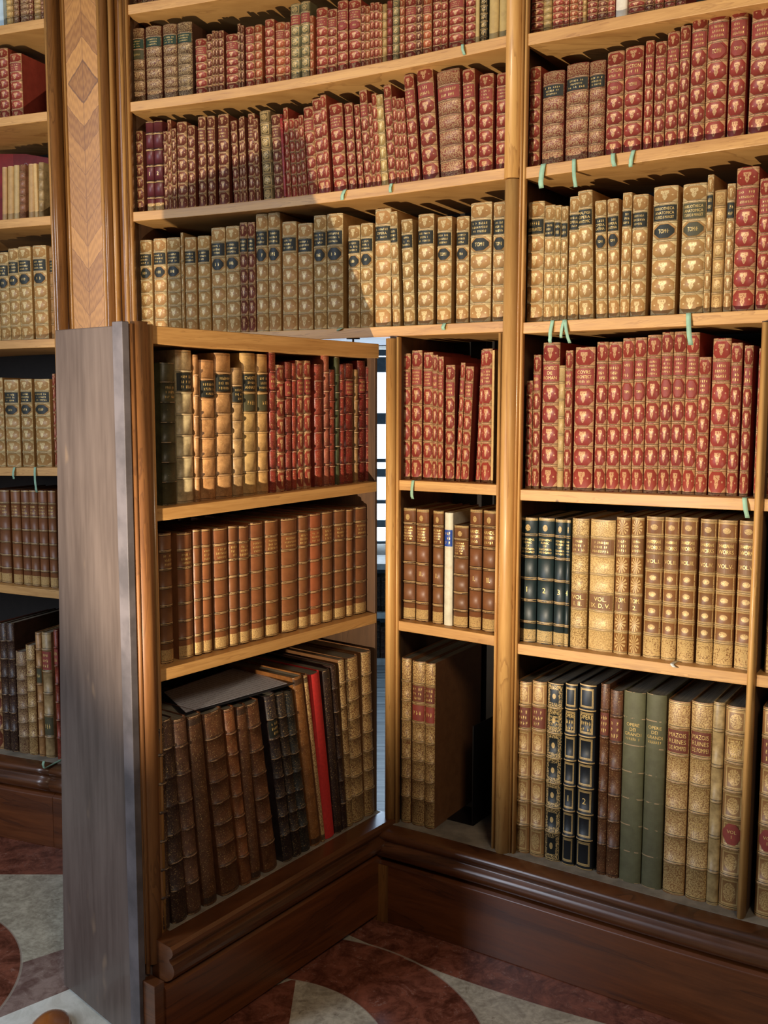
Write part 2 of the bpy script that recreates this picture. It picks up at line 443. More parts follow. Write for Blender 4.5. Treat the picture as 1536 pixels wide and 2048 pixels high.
SZ = {(b, r): shelf_z(b, r) for b in 'ABCD' for r in range(7)}
U = lambda px, py=700: hit(px, py)[0]
uA1 = U(108, 500); uB0 = U(263, 500); uP = (U(1010, 300) + U(1040, 300)) / 2
uP0, uP1 = U(1010, 400), U(1046, 400); uS0, uS1 = U(776, 900), U(799, 900); uR0, uR1 = U(1500, 1200), U(1518, 1200)
uEnd = 1.22; uStart = -2.1
uN = U(1002, 900)
DEP = .37

# ---------------------------------------------------------------- the built-in bookcases
bcA = empty('bookcase', P(uA1, 0, 0), 'walnut wall bookcase left of the chevron-veneered pilaster, seen as narrow strip', 'bookcase')
bcB = empty('bookcase', P(uB0, 0, 0), 'wide honey-coloured wall bookcase above and beside the open hidden door', 'bookcase')
bcC = empty('bookcase', P(uP1, 0, 0), 'brightly lit honey-coloured wall bookcase right of the tall round-fronted post', 'bookcase')
bcP = empty('plinth', P(uP1, 0, 0), 'dark walnut plinth with moulded ledge running right of the door gap', 'plinth')
pil = empty('pilaster', P(U(180, 400), 0, 0), 'polished walnut pilaster with chevron veneer between two bookcases', 'pilaster')
INV = {}
def par(o, root):
    o.matrix_parent_inverse = root.matrix_basis.inverted() if False else Matrix.Translation(-root.location)
    return o
_mo = mesh_obj
def mesh_obj(name, verts, faces, mat=None, parent=None, *a, **k):
    if parent is not None and parent.get('_rel'):      # vertices given in world space: bring into the root's space
        verts = [Vector(v) - parent.location for v in verts]
    return _mo(name, verts, faces, mat, parent, *a, **k)
for r in (bcA, bcB, bcC, bcP, pil): r['_rel'] = 1

TH = .030
def shelf(root, bay, row, u0, u1, d1=0):
    zf = SZ[(bay, row)]
    return sweep('shelf', M['shelf'], root, u0, u1, [(-DEP, -TH), (d1, -TH), (d1, 0), (-DEP, 0)], zt=zf, bev=.0015)
for r in range(0, 6): shelf(bcA, 'A', r, uStart, uA1)
for r in (0, 1, 2): shelf(bcB, 'B', r, uB0, uP0)
shelf(bcB, 'B', 3, uB0, uP0)
for r in (4, 5): shelf(bcB, 'D', r, uS1 - .004, uN)
for r in (1, 2): shelf(bcC, 'C', r, uP1, uEnd)
shelf(bcC, 'C', 3, uP1, uEnd)
for r in (4, 5): shelf(bcC, 'C', r, uP1, uEnd)
ZTOP = 3.6
# uprights behind the mouldings
for _r, _a, _b in ((bcA, uStart, uA1), (bcB, uB0, uP0), (bcC, uP1, uEnd)):
    sweep('shelf', M['shelf'], _r, _a, _b, [(-DEP, 3.19), (0, 3.19), (0, 3.22), (-DEP, 3.22)], bev=.0015)
def upright(root, u, z0, z1, w=.024, d0=0, name='upright'):
    return post(name, M['inner'], root, u, [(-w / 2, -DEP), (w / 2, -DEP), (w / 2, d0), (-w / 2, d0)], z0, z1)
upright(bcA, uA1 + .012, .3, ZTOP); upright(bcB, uB0 - .012, .0, ZTOP); upright(bcB, uP - .008, .3, ZTOP, .02); upright(bcC, uP + .010, .3, ZTOP, .015)
upright(bcB, (uS0 + uS1) / 2, .3, Z[3] - TH + .004, .026); upright(bcC, (uR0 + uR1) / 2, .3, Z[3] - TH + .004, .02)
upright(bcC, uEnd, .3, ZTOP); upright(bcA, uStart, .3, ZTOP)
# back panels
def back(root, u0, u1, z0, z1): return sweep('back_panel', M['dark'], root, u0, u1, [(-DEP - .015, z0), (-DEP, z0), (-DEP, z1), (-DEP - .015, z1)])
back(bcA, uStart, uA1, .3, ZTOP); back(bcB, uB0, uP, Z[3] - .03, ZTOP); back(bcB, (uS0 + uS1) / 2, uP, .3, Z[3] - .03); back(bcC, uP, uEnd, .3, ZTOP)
# bottom boards
def bottom(root, u0, u1): return sweep('bottom_board', M['dusty'], root, u0, u1, [(-DEP, .262), (.02, .262), (.02, .300), (-DEP, .300)])
bottom(bcA, uStart, uA1 + .02); bottom(bcB, uS0 - .02, uP); bottom(bcC, uP, uEnd)
# plinth + ledge moulding
LEDGE = [(0, .200), (.045, .200), (.055, .206), (.068, .214), (.078, .228), (.080, .240), (.074, .252), (.064, .258), (.062, .264), (.070, .270), (.076, .280), (.074, .290), (.066, .2965), (.02, .299), (0, .299)]
def base(root, u0, u1):
    sweep('plinth', M['plinth'], root, u0, u1, [(0, 0), (.061, 0), (.061, .186), (.052, .194), (.03, .2), (0, .2)], bev=.002)
    o = sweep('ledge_moulding', M['ledge'], root, u0, u1, LEDGE)
    for p in o.data.polygons: p.use_smooth = len(p.vertices) == 4
base(bcA, uStart, U(96)); 
uPl = hit(741, 1750, .061)[0]
base(bcP, uPl, uEnd)
sweep('end_block', M['walnut'], bcP, uPl + .001, hit(776, 1750, .061)[0], [(.04, 0), (.0635, 0), (.0635, .184), (.04, .184)])
# half-round posts and beads
def hr(root, px0, px1, py, z0, z1, bulge, d0=0, mat='post', name='half_round_post'):
    u0, u1 = U(px0, py), U(px1, py); uc = (u0 + u1) / 2; w = (P(u1, 0, 0) - P(u0, 0, 0)).length
    return post(name, M[mat], root, uc, half_round(-w / 2, w / 2, d0, bulge), z0, z1, True)
hr(bcB, 1011, 1040, 330, 2.20, ZTOP, .026); hr(bcB, 1009, 1038, 560, .299, 2.197, .024)
hr(bcB, 1039, 1045, 400, .299, ZTOP, .008, mat='walnut_light', name='bead'); hr(bcB, 1045.5, 1051, 400, .299, ZTOP, .006, name='bead')
hr(bcB, 994.5, 1001, 900, .299, Z[3] - TH, .008, name='bead'); hr(bcB, 1001.5, 1006, 900, .299, Z[3] - TH, .006, mat='walnut_light', name='bead')
hr(bcB, 774, 793, 900, .299, Z[3] - TH - .004, .022); hr(bcB, 793.5, 799, 900, .299, Z[3] - TH, .008, name='bead')
hr(bcC, 1501, 1518, 1200, .299, Z[3] - TH, .020)
# left jamb beads of the wide bookcase
hr(bcB, 253, 257.5, 300, 0, ZTOP, .006, .0, 'walnut', 'bead'); hr(bcB, 257.5, 263, 300, 0, ZTOP, .008, .0, 'walnut_light', 'bead')
# chevron pilaster
def strip(root, px0, px1, py, d, z0, z1, mat, name, th=.05):
    u0, u1 = U(px0, py), U(px1, py); uc = (u0 + u1) / 2; w = (P(u1, 0, 0) - P(u0, 0, 0)).length
    return post(name, M[mat], root, uc, [(-w / 2, d - th), (w / 2, d - th), (w / 2, d), (-w / 2, d)], z0, z1)
hr(pil, 98, 108, 300, .3, ZTOP, .012, .0, 'walnut_light', 'bead'); hr(pil, 108, 126, 300, .3, ZTOP, .030, .006, 'walnut', 'roller_moulding')
strip(pil, 125, 136, 300, -.008, .3, ZTOP, 'walnut', 'fillet'); hr(pil, 134, 139, 300, .3, ZTOP, .008, .002, 'walnut_light', 'bead')
strip(pil, 138, 206, 300, .004, .3, ZTOP, 'walnut', 'core_board')
u0, u1 = U(140, 300), U(205, 300); uc = (u0 + u1) / 2; wv = (P(u1, 0, 0) - P(u0, 0, 0)).length
t_, n_ = tng(uc), nrm(uc); zd = hit(172, 165)[1]
pts = [P(uc, .006, 0) + t_ * a * wv / 2 + Vector((0, 0, z)) for z in (.3, ZTOP) for a in (-1, 0, 1)] + [P(uc, .003, 0) + t_ * a * wv / 2 + Vector((0, 0, z)) for z in (.3, ZTOP) for a in (-1, 1)]
vp = mesh_obj('chevron_panel', pts, [(0, 1, 4, 3), (1, 2, 5, 4), (0, 3, 8, 6), (2, 7, 9, 5)], M['chevron'], pil)
uvl = vp.data.uv_layers.new(name='UVMap')
for poly in vp.data.polygons:
    for li in poly.loop_indices:
        vi = vp.data.loops[li].vertex_index
        a = {0: -1, 1: 0, 2: 1, 3: -1, 4: 0, 5: 1, 6: -1, 7: 1, 8: -1, 9: 1}[vi]; z = .3 if vi in (0, 1, 2, 6, 7) else ZTOP
        uvl.data[li].uv = (a, z - zd)
hr(pil, 203, 211, 300, .3, ZTOP, .010, .006, 'walnut_light', 'bead'); hr(pil, 211, 225, 300, .3, ZTOP, .022, .008, 'walnut', 'roller_moulding')
hr(pil, 225, 233, 300, .3, ZTOP, .010, .004, 'walnut_light', 'bead'); strip(pil, 232, 247, 300, -.012, .3, ZTOP, 'walnut', 'fillet'); hr(pil, 245, 252, 300, .3, ZTOP, .010, -.002, 'walnut_light', 'bead')
base(pil, U(96), U(262))
for r in (bcA, bcB, bcC, bcP, pil): del r['_rel']
mesh_obj = _mo

# ---------------------------------------------------------------- setting: floor, walls, back room
fl = mesh_obj('floor', [(-4, -3, 0), (3.5, -3, 0), (3.5, 4.3, 0), (-4, 4.3, 0), (-4, -3, -.05), (3.5, -3, -.05), (3.5, 4.3, -.05), (-4, 4.3, -.05)],
     [(0, 1, 2, 3), (7, 6, 5, 4), (0, 4, 5, 1), (1, 5, 6, 2), (2, 6, 7, 3), (3, 7, 4, 0)], M['floor']); tag(fl, kind='structure')
def wallpiece(name, u0, u1, z0, z1, d0=-DEP - .02, d1=-DEP - .12):
    o = sweep(name, M['plaster'], None, u0, u1, [(d0, z0), (d0, z1), (d1, z1), (d1, z0)]); return tag(o, kind='structure')
uDoorL, uDoorR = uB0, (uS0 + uS1) / 2
wallpiece('wall_left', -3.0, uDoorL - .03, 0, 3.6); wallpiece('wall_right', uDoorR + .02, 1.6, 0, 3.6); wallpiece('wall_back', uDoorL - .03, uDoorR + .02, Z[3] - .02, 3.6)
br = mesh_obj('floor_back', [(-.82, 3.48, .001), (.02, 3.10, .001), (1.8, 3.1, .001), (1.8, 6.6, .001), (-1.6, 6.6, .001), (-1.6, 4.3, .001)], [(0, 1, 2, 3, 4, 5)], M['planks']); tag(br, kind='structure')
def boxobj(name, a, b, mat, parent=None, kind=None, bev=0):
    o = MB().box(a, b).build(name, mat, parent)
    if kind: tag(o, kind=kind)
    if bev: bevel(o, bev)
    return o
boxobj('wall_far', (-1.6, 6.55, 0), (1.8, 6.65, 2.8), M['plaster'], kind='structure')
boxobj('wall_far_left', (-1.7, 4.3, 0), (-1.6, 6.65, 2.8), M['plaster'], kind='structure')
boxobj('wall_far_right', (1.8, 3.2, 0), (1.9, 6.65, 2.8), M['plaster'], kind='structure')
boxobj('ceiling', (-1.7, 4.2, 2.8), (1.9, 6.65, 2.85), M['plaster'], kind='structure')
zy = lambda py, y: EYE + y * (ray(766, py).z / ray(766, py).y)
YW = 6.5
win = empty('window_1', (0, YW, .8)); tag(win, kind='structure')
bars = [(700, 712), (714.5, 745), (826, 848), (917, 924), (937, 953), (999, 1006), (1039, 1053), (1081, 1086)]
o = MB()
for a, b in bars: o.box((-.5, YW - .04 - 0, zy(b, YW) - .8 - 0), (.5, YW, zy(a, YW) - .8))
o.v = [Vector((v.x, v.y - YW, v.z)) for v in o.v]; o.build('window_frame', M['blue_frame'], win)
o = MB().box((-.5, .0, zy(1086, YW) - .8), (.5, .02, zy(700, YW) - .8)); o.build('window_pane', M['pane'], win)
# low white bookshelf under the far window
lb = empty('low_bookshelf', (0, 6.0, 0), 'low white shelf unit with dark books glimpsed through the door gap', 'shelf')
zs = [zy(1128, 5.95), zy(1226, 5.95), zy(1320, 5.95)]
for zt in zs:
    boxobj('shelf_board', (-.7, -.05, zt - .035), (.7, .3, zt), M['white_paint'], lb)
boxobj('side_board', (-.73, -.05, 0), (-.7, .3, zs[0]), M['white_paint'], lb); boxobj('side_board', (.7, -.05, 0), (.73, .3, zs[0]), M['white_paint'], lb)
boxobj('back_board', (-.7, .3, 0), (.7, .31, zs[0]), M['blue_frame'], lb)

# ---------------------------------------------------------------- books
FLT = {}
def glyphs(txt):
    if txt not in FLT:
        c = bpy.data.curves.new('t', 'FONT'); c.body = txt; c.align_x = 'CENTER'; c.align_y = 'CENTER'; c.resolution_u = 2; c.fill_mode = 'FRONT'
        o = bpy.data.objects.new('t', c); COL.objects.link(o)
        dg = bpy.context.evaluated_depsgraph_get(); dg.update()
        me = bpy.data.meshes.new_from_object(o.evaluated_get(dg))
        vs = [v.co.xy.copy() for v in me.vertices]; fs = [tuple(p.vertices) for p in me.polygons]
        bpy.data.objects.remove(o); bpy.data.curves.remove(c); bpy.data.meshes.remove(me)
        xs = [v.x for v in vs] or [0, 1]; ys = [v.y for v in vs] or [0, 1]
        cx, cy = (max(xs) + min(xs)) / 2, (max(ys) + min(ys)) / 2
        vs = [(v.x - cx, v.y - cy) for v in vs]
        FLT[txt] = (vs, fs, max(xs) - min(xs), max(ys) - min(ys))
    return FLT[txt]

def spine_y(a, w, r):     # a in -1..1 across the spine -> set-back from the foremost line
    return r * (1 - sqrt(max(0, 1 - (a * .97) ** 2))) / (1 - sqrt(1 - .97 ** 2))
def band_vs(nb, tail=.165, head=.135):
    return [tail + (1 - head - tail) * i / (nb - 1) for i in range(nb)] if nb > 1 else []
def make_book(w, h, dep, col, mat, nb=6, bulge=.0022, r=None, label=None, olabel=None, text=None, vtext=None, name='book', labcol=None, head=None, pagesvis=True, strokes=True, seed=0):
    rnd = random.Random(seed)
    root = bpy.data.objects.new(name, None); COL.objects.link(root); root.empty_display_size = .03
    r = min(w * .24, .010) if r is None else r
    th = .0025 if w > .014 else w * .14
    vs_b = band_vs(nb)
    NA = 10 if w > .022 else 6
    aa = [-cos(pi * k / NA) for k in range(NA + 1)]
    hb = min(.0042, .045 * h / max(1, nb) * 1.0)
    rows = [(0, 0, 0.0)]; comp = 0
    for i, v in enumerate(vs_b):
        z = v * h
        rows += [(z - hb, 0, i + .93), (z - hb * .55, 1, i + .965), (z + hb * .55, 1, i + 1.035), (z + hb, 0, i + 1.07)]
    rows.append((h, 0, len(vs_b) + .999))
    if bulge and h > .1: rows[0] = (0, -.3, 0.0); rows.insert(1, (h * .012, .25, .05)); rows.insert(-1, (h * .988, .25, len(vs_b) + .95)); rows[-1] = (h, -.3, len(vs_b) + .999)
    V = []; Fc = []; UVs = []; SM = []
    nr = len(rows); nc = len(aa)
    for z, bz, v in rows:
        for a in aa:
            k = max(0, 1 - abs(a) ** 6); wob = rnd.uniform(-1, 1) * .0002
            V.append((a * w / 2 * (1 + .02 * bz), spine_y(a, w, r) - bulge * bz * k + wob, z)); UVs.append(((a + 1) / 2, v))
    for i in range(nr - 1):
        for j in range(nc - 1):
            q = i * nc + j; Fc.append((q, q + 1, q + 1 + nc, q + nc)); SM.append(True)
    def quad(pts, sm=False):
        i = len(V); V.extend(pts); UVs.extend([(-1, 0)] * len(pts)); Fc.append(tuple(range(i, i + len(pts)))); SM.append(sm)
    x = w / 2
    for s in (-1, 1):
        X, Xi = s * x, s * (x - th); y0 = spine_y(1, w, r)
        q = [(X, y0, 0), (X, dep, 0), (X, dep, h), (X, y0, h)]; quad(q if s > 0 else q[::-1])
        q = [(Xi, y0 + .002, 0), (Xi, y0 + .002, h), (Xi, dep, h), (Xi, dep, 0)]; quad(q if s > 0 else q[::-1])
        q = [(X, dep, 0), (Xi, dep, 0), (Xi, dep, h), (X, dep, h)]; quad(q if s > 0 else q[::-1])
        for z in (0, h):
            q = [(X, y0, z), (Xi, y0 + .002, z), (Xi, dep, z), (X, dep, z)]; quad(q if (s > 0) == (z == 0) else q[::-1])
    for z in (0, h):       # rim of the spine and its inner face
        for j in range(nc - 1):
            a0, a1 = aa[j], aa[j + 1]
            o0 = (a0 * x, spine_y(a0, w, r), z); o1 = (a1 * x, spine_y(a1, w, r), z)
            i0 = (a0 * (x - th), spine_y(a0, w, r) + th, z); i1 = (a1 * (x - th), spine_y(a1, w, r) + th, z)
            quad([o0, i0, i1, o1] if z == 0 else [o0, o1, i1, i0])
    cov = mesh_obj('cover', V, Fc, mat, root, SM)
    uvl = cov.data.uv_layers.new(name='spine'); lp = cov.data.loops
    for li in range(len(lp)): uvl.data[li].uv = UVs[lp[li].vertex_index]
    cov.color = tuple(col[:3]) + (1,)
    sq = .003; iy = max(r, spine_y(1, w, r)) * .6 + th + .001
    # page block
    MBp = MB().box((-x + th + .0004, iy, sq * .6), (x - th - .0004, dep - .005, h - sq * (1.2 if h > .12 else .6)))
    MBp.build('page_block', M['pages'], root)
    # labels
    def patch(v0, v1, a0=.94, lift=.0007, shape='rect'):
        Vp = []; Fp = []; nA = 10
        z0, z1 = v0 * h, v1 * h
        if shape == 'rect':
            for zz in (z0, z1):
                for k in range(nA + 1):
                    a = -a0 + 2 * a0 * k / nA; Vp.append((a * x, spine_y(a, w, r) - lift, zz))
            for k in range(nA): Fp.append((k, k + 1, k + 2 + nA, k + 1 + nA))
        else:
            cz = (z0 + z1) / 2; hz = (z1 - z0) / 2; K = 20
            cols = [-a0 + 2 * a0 * k / nA for k in range(nA + 1)]
            for a in cols:
                e = abs(a / a0); hh = hz * (1 if e < .45 else 1 - (e - .45) / .55 * .72); Vp += [(a * x, spine_y(a, w, r) - lift, cz - hh), (a * x, spine_y(a, w, r) - lift, cz + hh)]
            for k in range(nA): Fp.append((2 * k, 2 * k + 2, 2 * k + 3, 2 * k + 1))
        return Vp, Fp
    def solid(Vp, Fp, dz=.0006):       # give the leather label a little thickness
        n = len(Vp); V2 = Vp + [(a, b + dz, c) for a, b, c in Vp]; F2 = list(Fp) + [tuple(reversed([i + n for i in f])) for f in Fp]
        cnt = {}
        for f in Fp:
            for i in range(len(f)):
                e = (f[i], f[(i + 1) % len(f)]); cnt[e] = 1
        for (p, q) in list(cnt):
            if (q, p) not in cnt: F2.append((q, p, p + n, q + n))
        return V2, F2
    def letter(par_, lines, v0, v1, wid=.82, lift=.0012):
        Vl = []; Fl = []; z0, z1 = v0 * h, v1 * h; n = len(lines); lh = (z1 - z0) / n
        for k, s in enumerate(lines):
            cz = z1 - lh * (k + .5)
            if s is None:      # worn gilt line of lettering: short uneven strokes
                m = max(3, min(9, int(w * wid / (lh * .42)))); L = rnd.uniform(.7, 1) * wid
                for q in range(m):
                    if rnd.random() < .12: continue
                    a = -L + 2 * L * (q + .5) / m; da = L / m * .55; hz = lh * .30 * rnd.uniform(.8, 1.1)
                    for (a_, b_, c_, d_) in ((a - da, a - da * .4, -hz, hz), (a + da * .25, a + da * .7, -hz * rnd.choice((1, .2)), hz * rnd.choice((1, .3))), (a - da * .4, a + da * .3, hz * rnd.choice((.5, -.8, -.1)), 0)):
                        if c_ > d_: c_, d_ = d_, c_ 
                        if abs(d_ - c_) < hz * .2: d_ = c_ + hz * .3
                        i = len(Vl)
                        for aa_, zz in ((a_, c_), (b_, c_), (b_, d_), (a_, d_)): Vl.append((aa_ * x, spine_y(aa_, w, r) - lift, cz + zz))
                        Fl.append((i, i + 1, i + 2, i + 3))
                continue
            gv, gf, gw, gh = glyphs(s); sc = min(lh * .66 / max(gh, .01), 2 * x * wid / max(gw, .01)); sz = min(lh * .66 / max(gh, .01), sc * 2.0)
            i = len(Vl)
            for px_, pz in gv:
                a = max(-.97, min(.97, px_ * sc / x)); Vl.append((a * x, spine_y(a, w, r) - lift, cz + pz * sz))
            Fl += [tuple(i + q for q in f) for f in gf]
        if Fl: return mesh_obj('lettering', Vl, Fl, M['gold'], par_)
    def rng(c):      # v-range of compartment c counted from the top (0 = top)
        e = [0] + vs_b + [1]; k = len(e) - 2 - c
        g = hb / h * 1.15
        return e[k] + g, e[k + 1] - g
    def lab(c, colr, shape, lines, nm):
        v0, v1 = rng(c); 
        if shape == 'oct': m_ = (v1 - v0) * .08; a0 = .84
        else: m_ = (v1 - v0) * .03; a0 = .95
        if labcol_plain := (colr is None): tgt = root
        else:
            Vp, Fp = solid(*patch(v0 + m_, v1 - m_, a0, .0009, shape)); o = mesh_obj(nm, Vp, Fp, LM['plain'], root, True); o.color = colr
            for p in o.data.polygons: p.use_smooth = False
            uv2 = o.data.uv_layers.new(name='spine')
            for dd in uv2.data: dd.uv = (-1, 0)
            tgt = o
        if lines and w > .012:
            if shape == 'oct': v0, v1 = v0 + (v1 - v0) * .30, v1 - (v1 - v0) * .30
            else:
                dv = v1 - v0; k = .10 if len(lines) > 1 else .3; v0 += dv * k; v1 -= dv * k
            l = letter(tgt, lines, v0, v1, .78 if shape != 'oct' else .44, .0014 if tgt is not root else .0008)
            return l
    BL = lin((32, 34, 26)); 
    if label: lab(1, {'black': BL, 'red': lin((144, 60, 48)), 'green': lin((30, 52, 34)), 'brown': lin((112, 54, 34)), 'none': None, 'tan': lin((124, 84, 46)), 'blue': lin((26, 70, 160)), 'olive': lin((74, 70, 44))}[label], 'rect', text if text else ([None, None, None] if w > .022 and strokes else [None, None]), 'title_label')
    if olabel: lab(olabel[1] if isinstance(olabel, tuple) else 2, {'black': BL, 'red': lin((144, 60, 48)), 'none': None, 'tan': lin((124, 84, 46)), 'olive': lin((74, 70, 44))}[olabel[0] if isinstance(olabel, tuple) else olabel], 'oct' if not isinstance(olabel, tuple) or len(olabel) < 3 else 'rect', vtext or [None], 'volume_label')
    return root

# kinds of binding: colour, material, bands, describing words
K = {
 'r': ((146, 60, 46), 'crest', 6, 'red gilt-tooled'), 'R': ((148, 58, 46), 'crest', 6, 'red gilt-tooled'),
 'o': ((166, 84, 50), 'crest', 6, 'orange-red gilt-tooled'), 'b': ((112, 56, 40), 'crest', 6, 'brown gilt-tooled'),  # brown also serves red bindings with their shade put into the colour
 't': ((178, 136, 82), 'crestpale', 6, 'tan gilt-tooled'), 'T': ((178, 136, 82), 'crestpale', 6, 'tan gilt-tooled'),
 'p': ((96, 50, 32), 'densepale', 6, 'brown densely gilded'), 'P': ((128, 58, 44), 'densepale', 6, 'reddish densely gilded'),
 'y': ((196, 160, 98), 'worn', 6, 'pale yellow vellum'), 'v': ((206, 172, 108), 'plain', 0, 'smooth pale vellum'),
 'g': ((104, 100, 72), 'tooled', 6, 'grey-green'), 'm': ((92, 36, 38), 'lines', 5, 'smooth maroon'),
 'k': ((30, 30, 30), 'tooled', 6, 'black'), 'w': ((222, 214, 190), 'plain', 0, 'white'),
 'c': ((130, 80, 44), 'lines', 6, 'chestnut calf'), 'C': ((122, 78, 46), 'shield', 5, 'brown calf'),
 'G': ((24, 40, 40), 'shield', 5, 'dark green cloth'), 'D': ((62, 40, 32), 'worn', 6, 'worn dark brown'),
 'A': ((106, 66, 38), 'worn', 6, 'worn brown'), 'e': ((224, 196, 150), 'worn', 6, 'cream calf'),
 'E': ((190, 142, 90), 'worn', 6, 'honey-tan calf'), 'q': ((76, 72, 44), 'mottle', 6, 'olive-black'),
 'x': ((136, 92, 56), 'dense', 6, 'brown heavily gilded'), 'n': ((142, 56, 44), 'worn', 6, 'plain-backed red'),
 'z': ((150, 60, 42), 'worn', 6, 'rusty brown'), 'l': ((92, 90, 62), 'plain', 0, 'olive cloth'),
 'F': ((26, 32, 38), 'frames', 6, 'black gold-framed'), 'f': ((24, 30, 30), 'flourish', 6, 'black gold-ornamented'),
 's': ((128, 84, 44), 'empire', 7, 'golden-brown banded'), 'S': ((146, 98, 50), 'burst', 6, 'golden-tan sunburst-stamped'),
 'd': ((156, 118, 66), 'dense', 6, 'golden-tan densely stamped'), 'a': ((162, 118, 72), 'tooled', 6, 'light brown square-tooled'),
 'u': ((176, 138, 86), 'plain', 0, 'parchment'), 'M': ((186, 156, 108), 'mottle', 5, 'mottled parchment'),
}
ORD = ['first', 'second', 'third', 'fourth', 'fifth', 'sixth', 'seventh', 'eighth', 'ninth', 'tenth', 'eleventh', 'twelfth', 'thirteenth', 'fourteenth', 'fifteenth', 'sixteenth', 'seventeenth', 'eighteenth', 'nineteenth', 'twentieth', 'twenty-first', 'twenty-second', 'twenty-third', 'twenty-fourth', 'twenty-fifth', 'twenty-sixth', 'twenty-seventh', 'twenty-eighth', 'twenty-ninth', 'thirtieth', 'thirty-first', 'thirty-second', 'thirty-third', 'thirty-fourth', 'thirty-fifth', 'thirty-sixth', 'thirty-seventh', 'thirty-eighth', 'thirty-ninth', 'fortieth', 'forty-first', 'forty-second', 'forty-third', 'forty-fourth', 'forty-fifth']
NB = [0]
def place_row(place, group, data, frame, rec, zf, dmax=.30, ybot=None, lean=True, gapk=.975):
    """data: (ox, oy, sc, [(xl, xr, xtl, xtr, ytop, kind, {opts})]) read off a magnified view.
    frame(px, py, d) -> (param, z); pos(param, d, z) -> world; ax(param) -> (tangent, inward)"""
    fhit, fpos, fax = frame
    books = []
    for ox, oy, sc, items in data:
        for it in items:
            xl, xr, xtl, xtr, yt, kd = it[:6]; op = it[6] if len(it) > 6 else {}
            books.append((ox + xl / sc, ox + xr / sc, ox + xtl / sc, ox + xtr / sc, oy + yt / sc, kd, op))
    n = len(books)
    # tallest / shortest words
    for i, (xl, xr, xtl, xtr, yt, kd, op) in enumerate(books):
        rc = rec + op.get('rec', 0)
        py = 900; cx = (xl + xr) / 2
        for _ in range(4):
            u, z = fhit(cx, py, -rc); zb = zf(u); py = proj(fpos(u, -rc, zb))[1]
        ul, _z = fhit(xl, py, -rc); ur, _z = fhit(xr, py, -rc)
        pl, pr = fpos(ul, -rc, zb), fpos(ur, -rc, zb)
        uc = (ul + ur) / 2; t, inn = fax(uc)
        w = (pr - pl).dot(t) * gapk; c = (pl + pr) / 2
        ut, zt = fhit((xtl + xtr) / 2, yt, -rc)
        ct = fpos(ut, -rc, zt); side = (ct - c).dot(t); hh = zt - zb
        ang = atan2(side, hh) if lean else 0
        if abs(ang) < radians(2.0) or not lean: ang = 0
        w = max(.006, w); h = hh / max(.8, cos(ang)) - abs(sin(ang)) * w * .5
        h = max(.05, h)
        base_c, mk, nb, words = K[kd]
        r_ = random.Random(NB[0] * 13 + 5); NB[0] += 1
        kf = r_.uniform(.93, 1.06); col = lin(tuple(min(255, v * kf * r_.uniform(.985, 1.015)) for v in (op.get('col') or base_c)))
        dep = min(dmax, max(.09, h * r_.uniform(.66, .74)))
        if op.get('dep'): dep = op['dep']
        b = make_book(w, h, dep, col, LM[op.get('mat', mk)], op.get('nb', nb), bulge=op.get('bulge', 0.0040 if nb and kd not in 'csSdG' else .0012 if nb else 0), r=op.get('r'),
                      label=op.get('L'), olabel=op.get('O'), text=op.get('text'), vtext=op.get('vt'), seed=NB[0])
        lift = abs(sin(ang)) * w / 2
        Mx = Matrix(((t.x, inn.x, 0, 0), (t.y, inn.y, 0, 0), (0, 0, 1, 0), (0, 0, 0, 1)))
        b.matrix_world = Matrix.Translation(c + Vector((0, 0, zb - c.z + lift + .0005))) @ Mx @ Matrix.Rotation(ang, 4, 'Y')
        size = 'thick ' if w > .052 else ('slim ' if w < .016 else '')
        if op.get('label'): lb_ = op['label']
        else:
            extra = ''
            if i == 0: pos = 'leftmost'
            elif i == n - 1: pos = 'rightmost'
            else: pos = ORD[i] + ' from left'
            lb_ = f"{size}{op.get('words', words)} book, {pos} on {place}"
        tag(b, lb_, 'book', group)
    return books

wallframe = (lambda px, py, d: hit(px, py, d), lambda u, d, z: P(u, d, z), lambda u: (tng(u), -nrm(u)))
def V(items, sc=1):       # upright shorthand (xl, xr, ytop, kind[, opts]) -> top x = bottom x
    return [(a, b, None, None, c) + tuple(rest) for a, b, c, *rest in items]
def row(place, group, data, bay, r, rec, dmax=.30, frame=wallframe, zf=None):
    lean = (bay, r) not in (('C', 2), ('C', 5), ('C', 6), ('D', 5), ('D', 6), ('B', 1), ('C', 1), ('A', 0), ('A', 5)) and frame is wallframe or r == 6 and frame is not wallframe
    D = []
    for ox, oy, sc, items in data:
        L = []
        for it in items:
            if isinstance(it[3], str): L.append((it[0], it[1], None, None, it[2]) + tuple(it[3:]))
            else: L.append(it)
        D.append((ox, oy, sc, L))
    zf = zf or SZ[(bay, r)]
    # upright books: put the top right above the foot
    fhit, fpos, fax = frame; D2 = []
    for ox, oy, sc, items in D:
        L = []
        for it in items:
            if it[2] is None:
                xl, xr = ox + it[0] / sc, ox + it[1] / sc; py = 900
                for _ in range(4):
                    u, z = fhit((xl + xr) / 2, py, -rec); zb = zf(u); py = proj(fpos(u, -rec, zb))[1]
                x2 = proj(fpos(u, -rec, fhit((xl + xr) / 2, oy + it[4] / sc, -rec)[1]))[0]
                dx = (x2 - (xl + xr) / 2) * sc
                it = (it[0], it[1], it[0] + dx, it[1] + dx) + tuple(it[4:])
            L.append(it)
        D2.append((ox, oy, sc, L))
    place_row(place, group, D2, frame, rec, zf, dmax, None, lean)

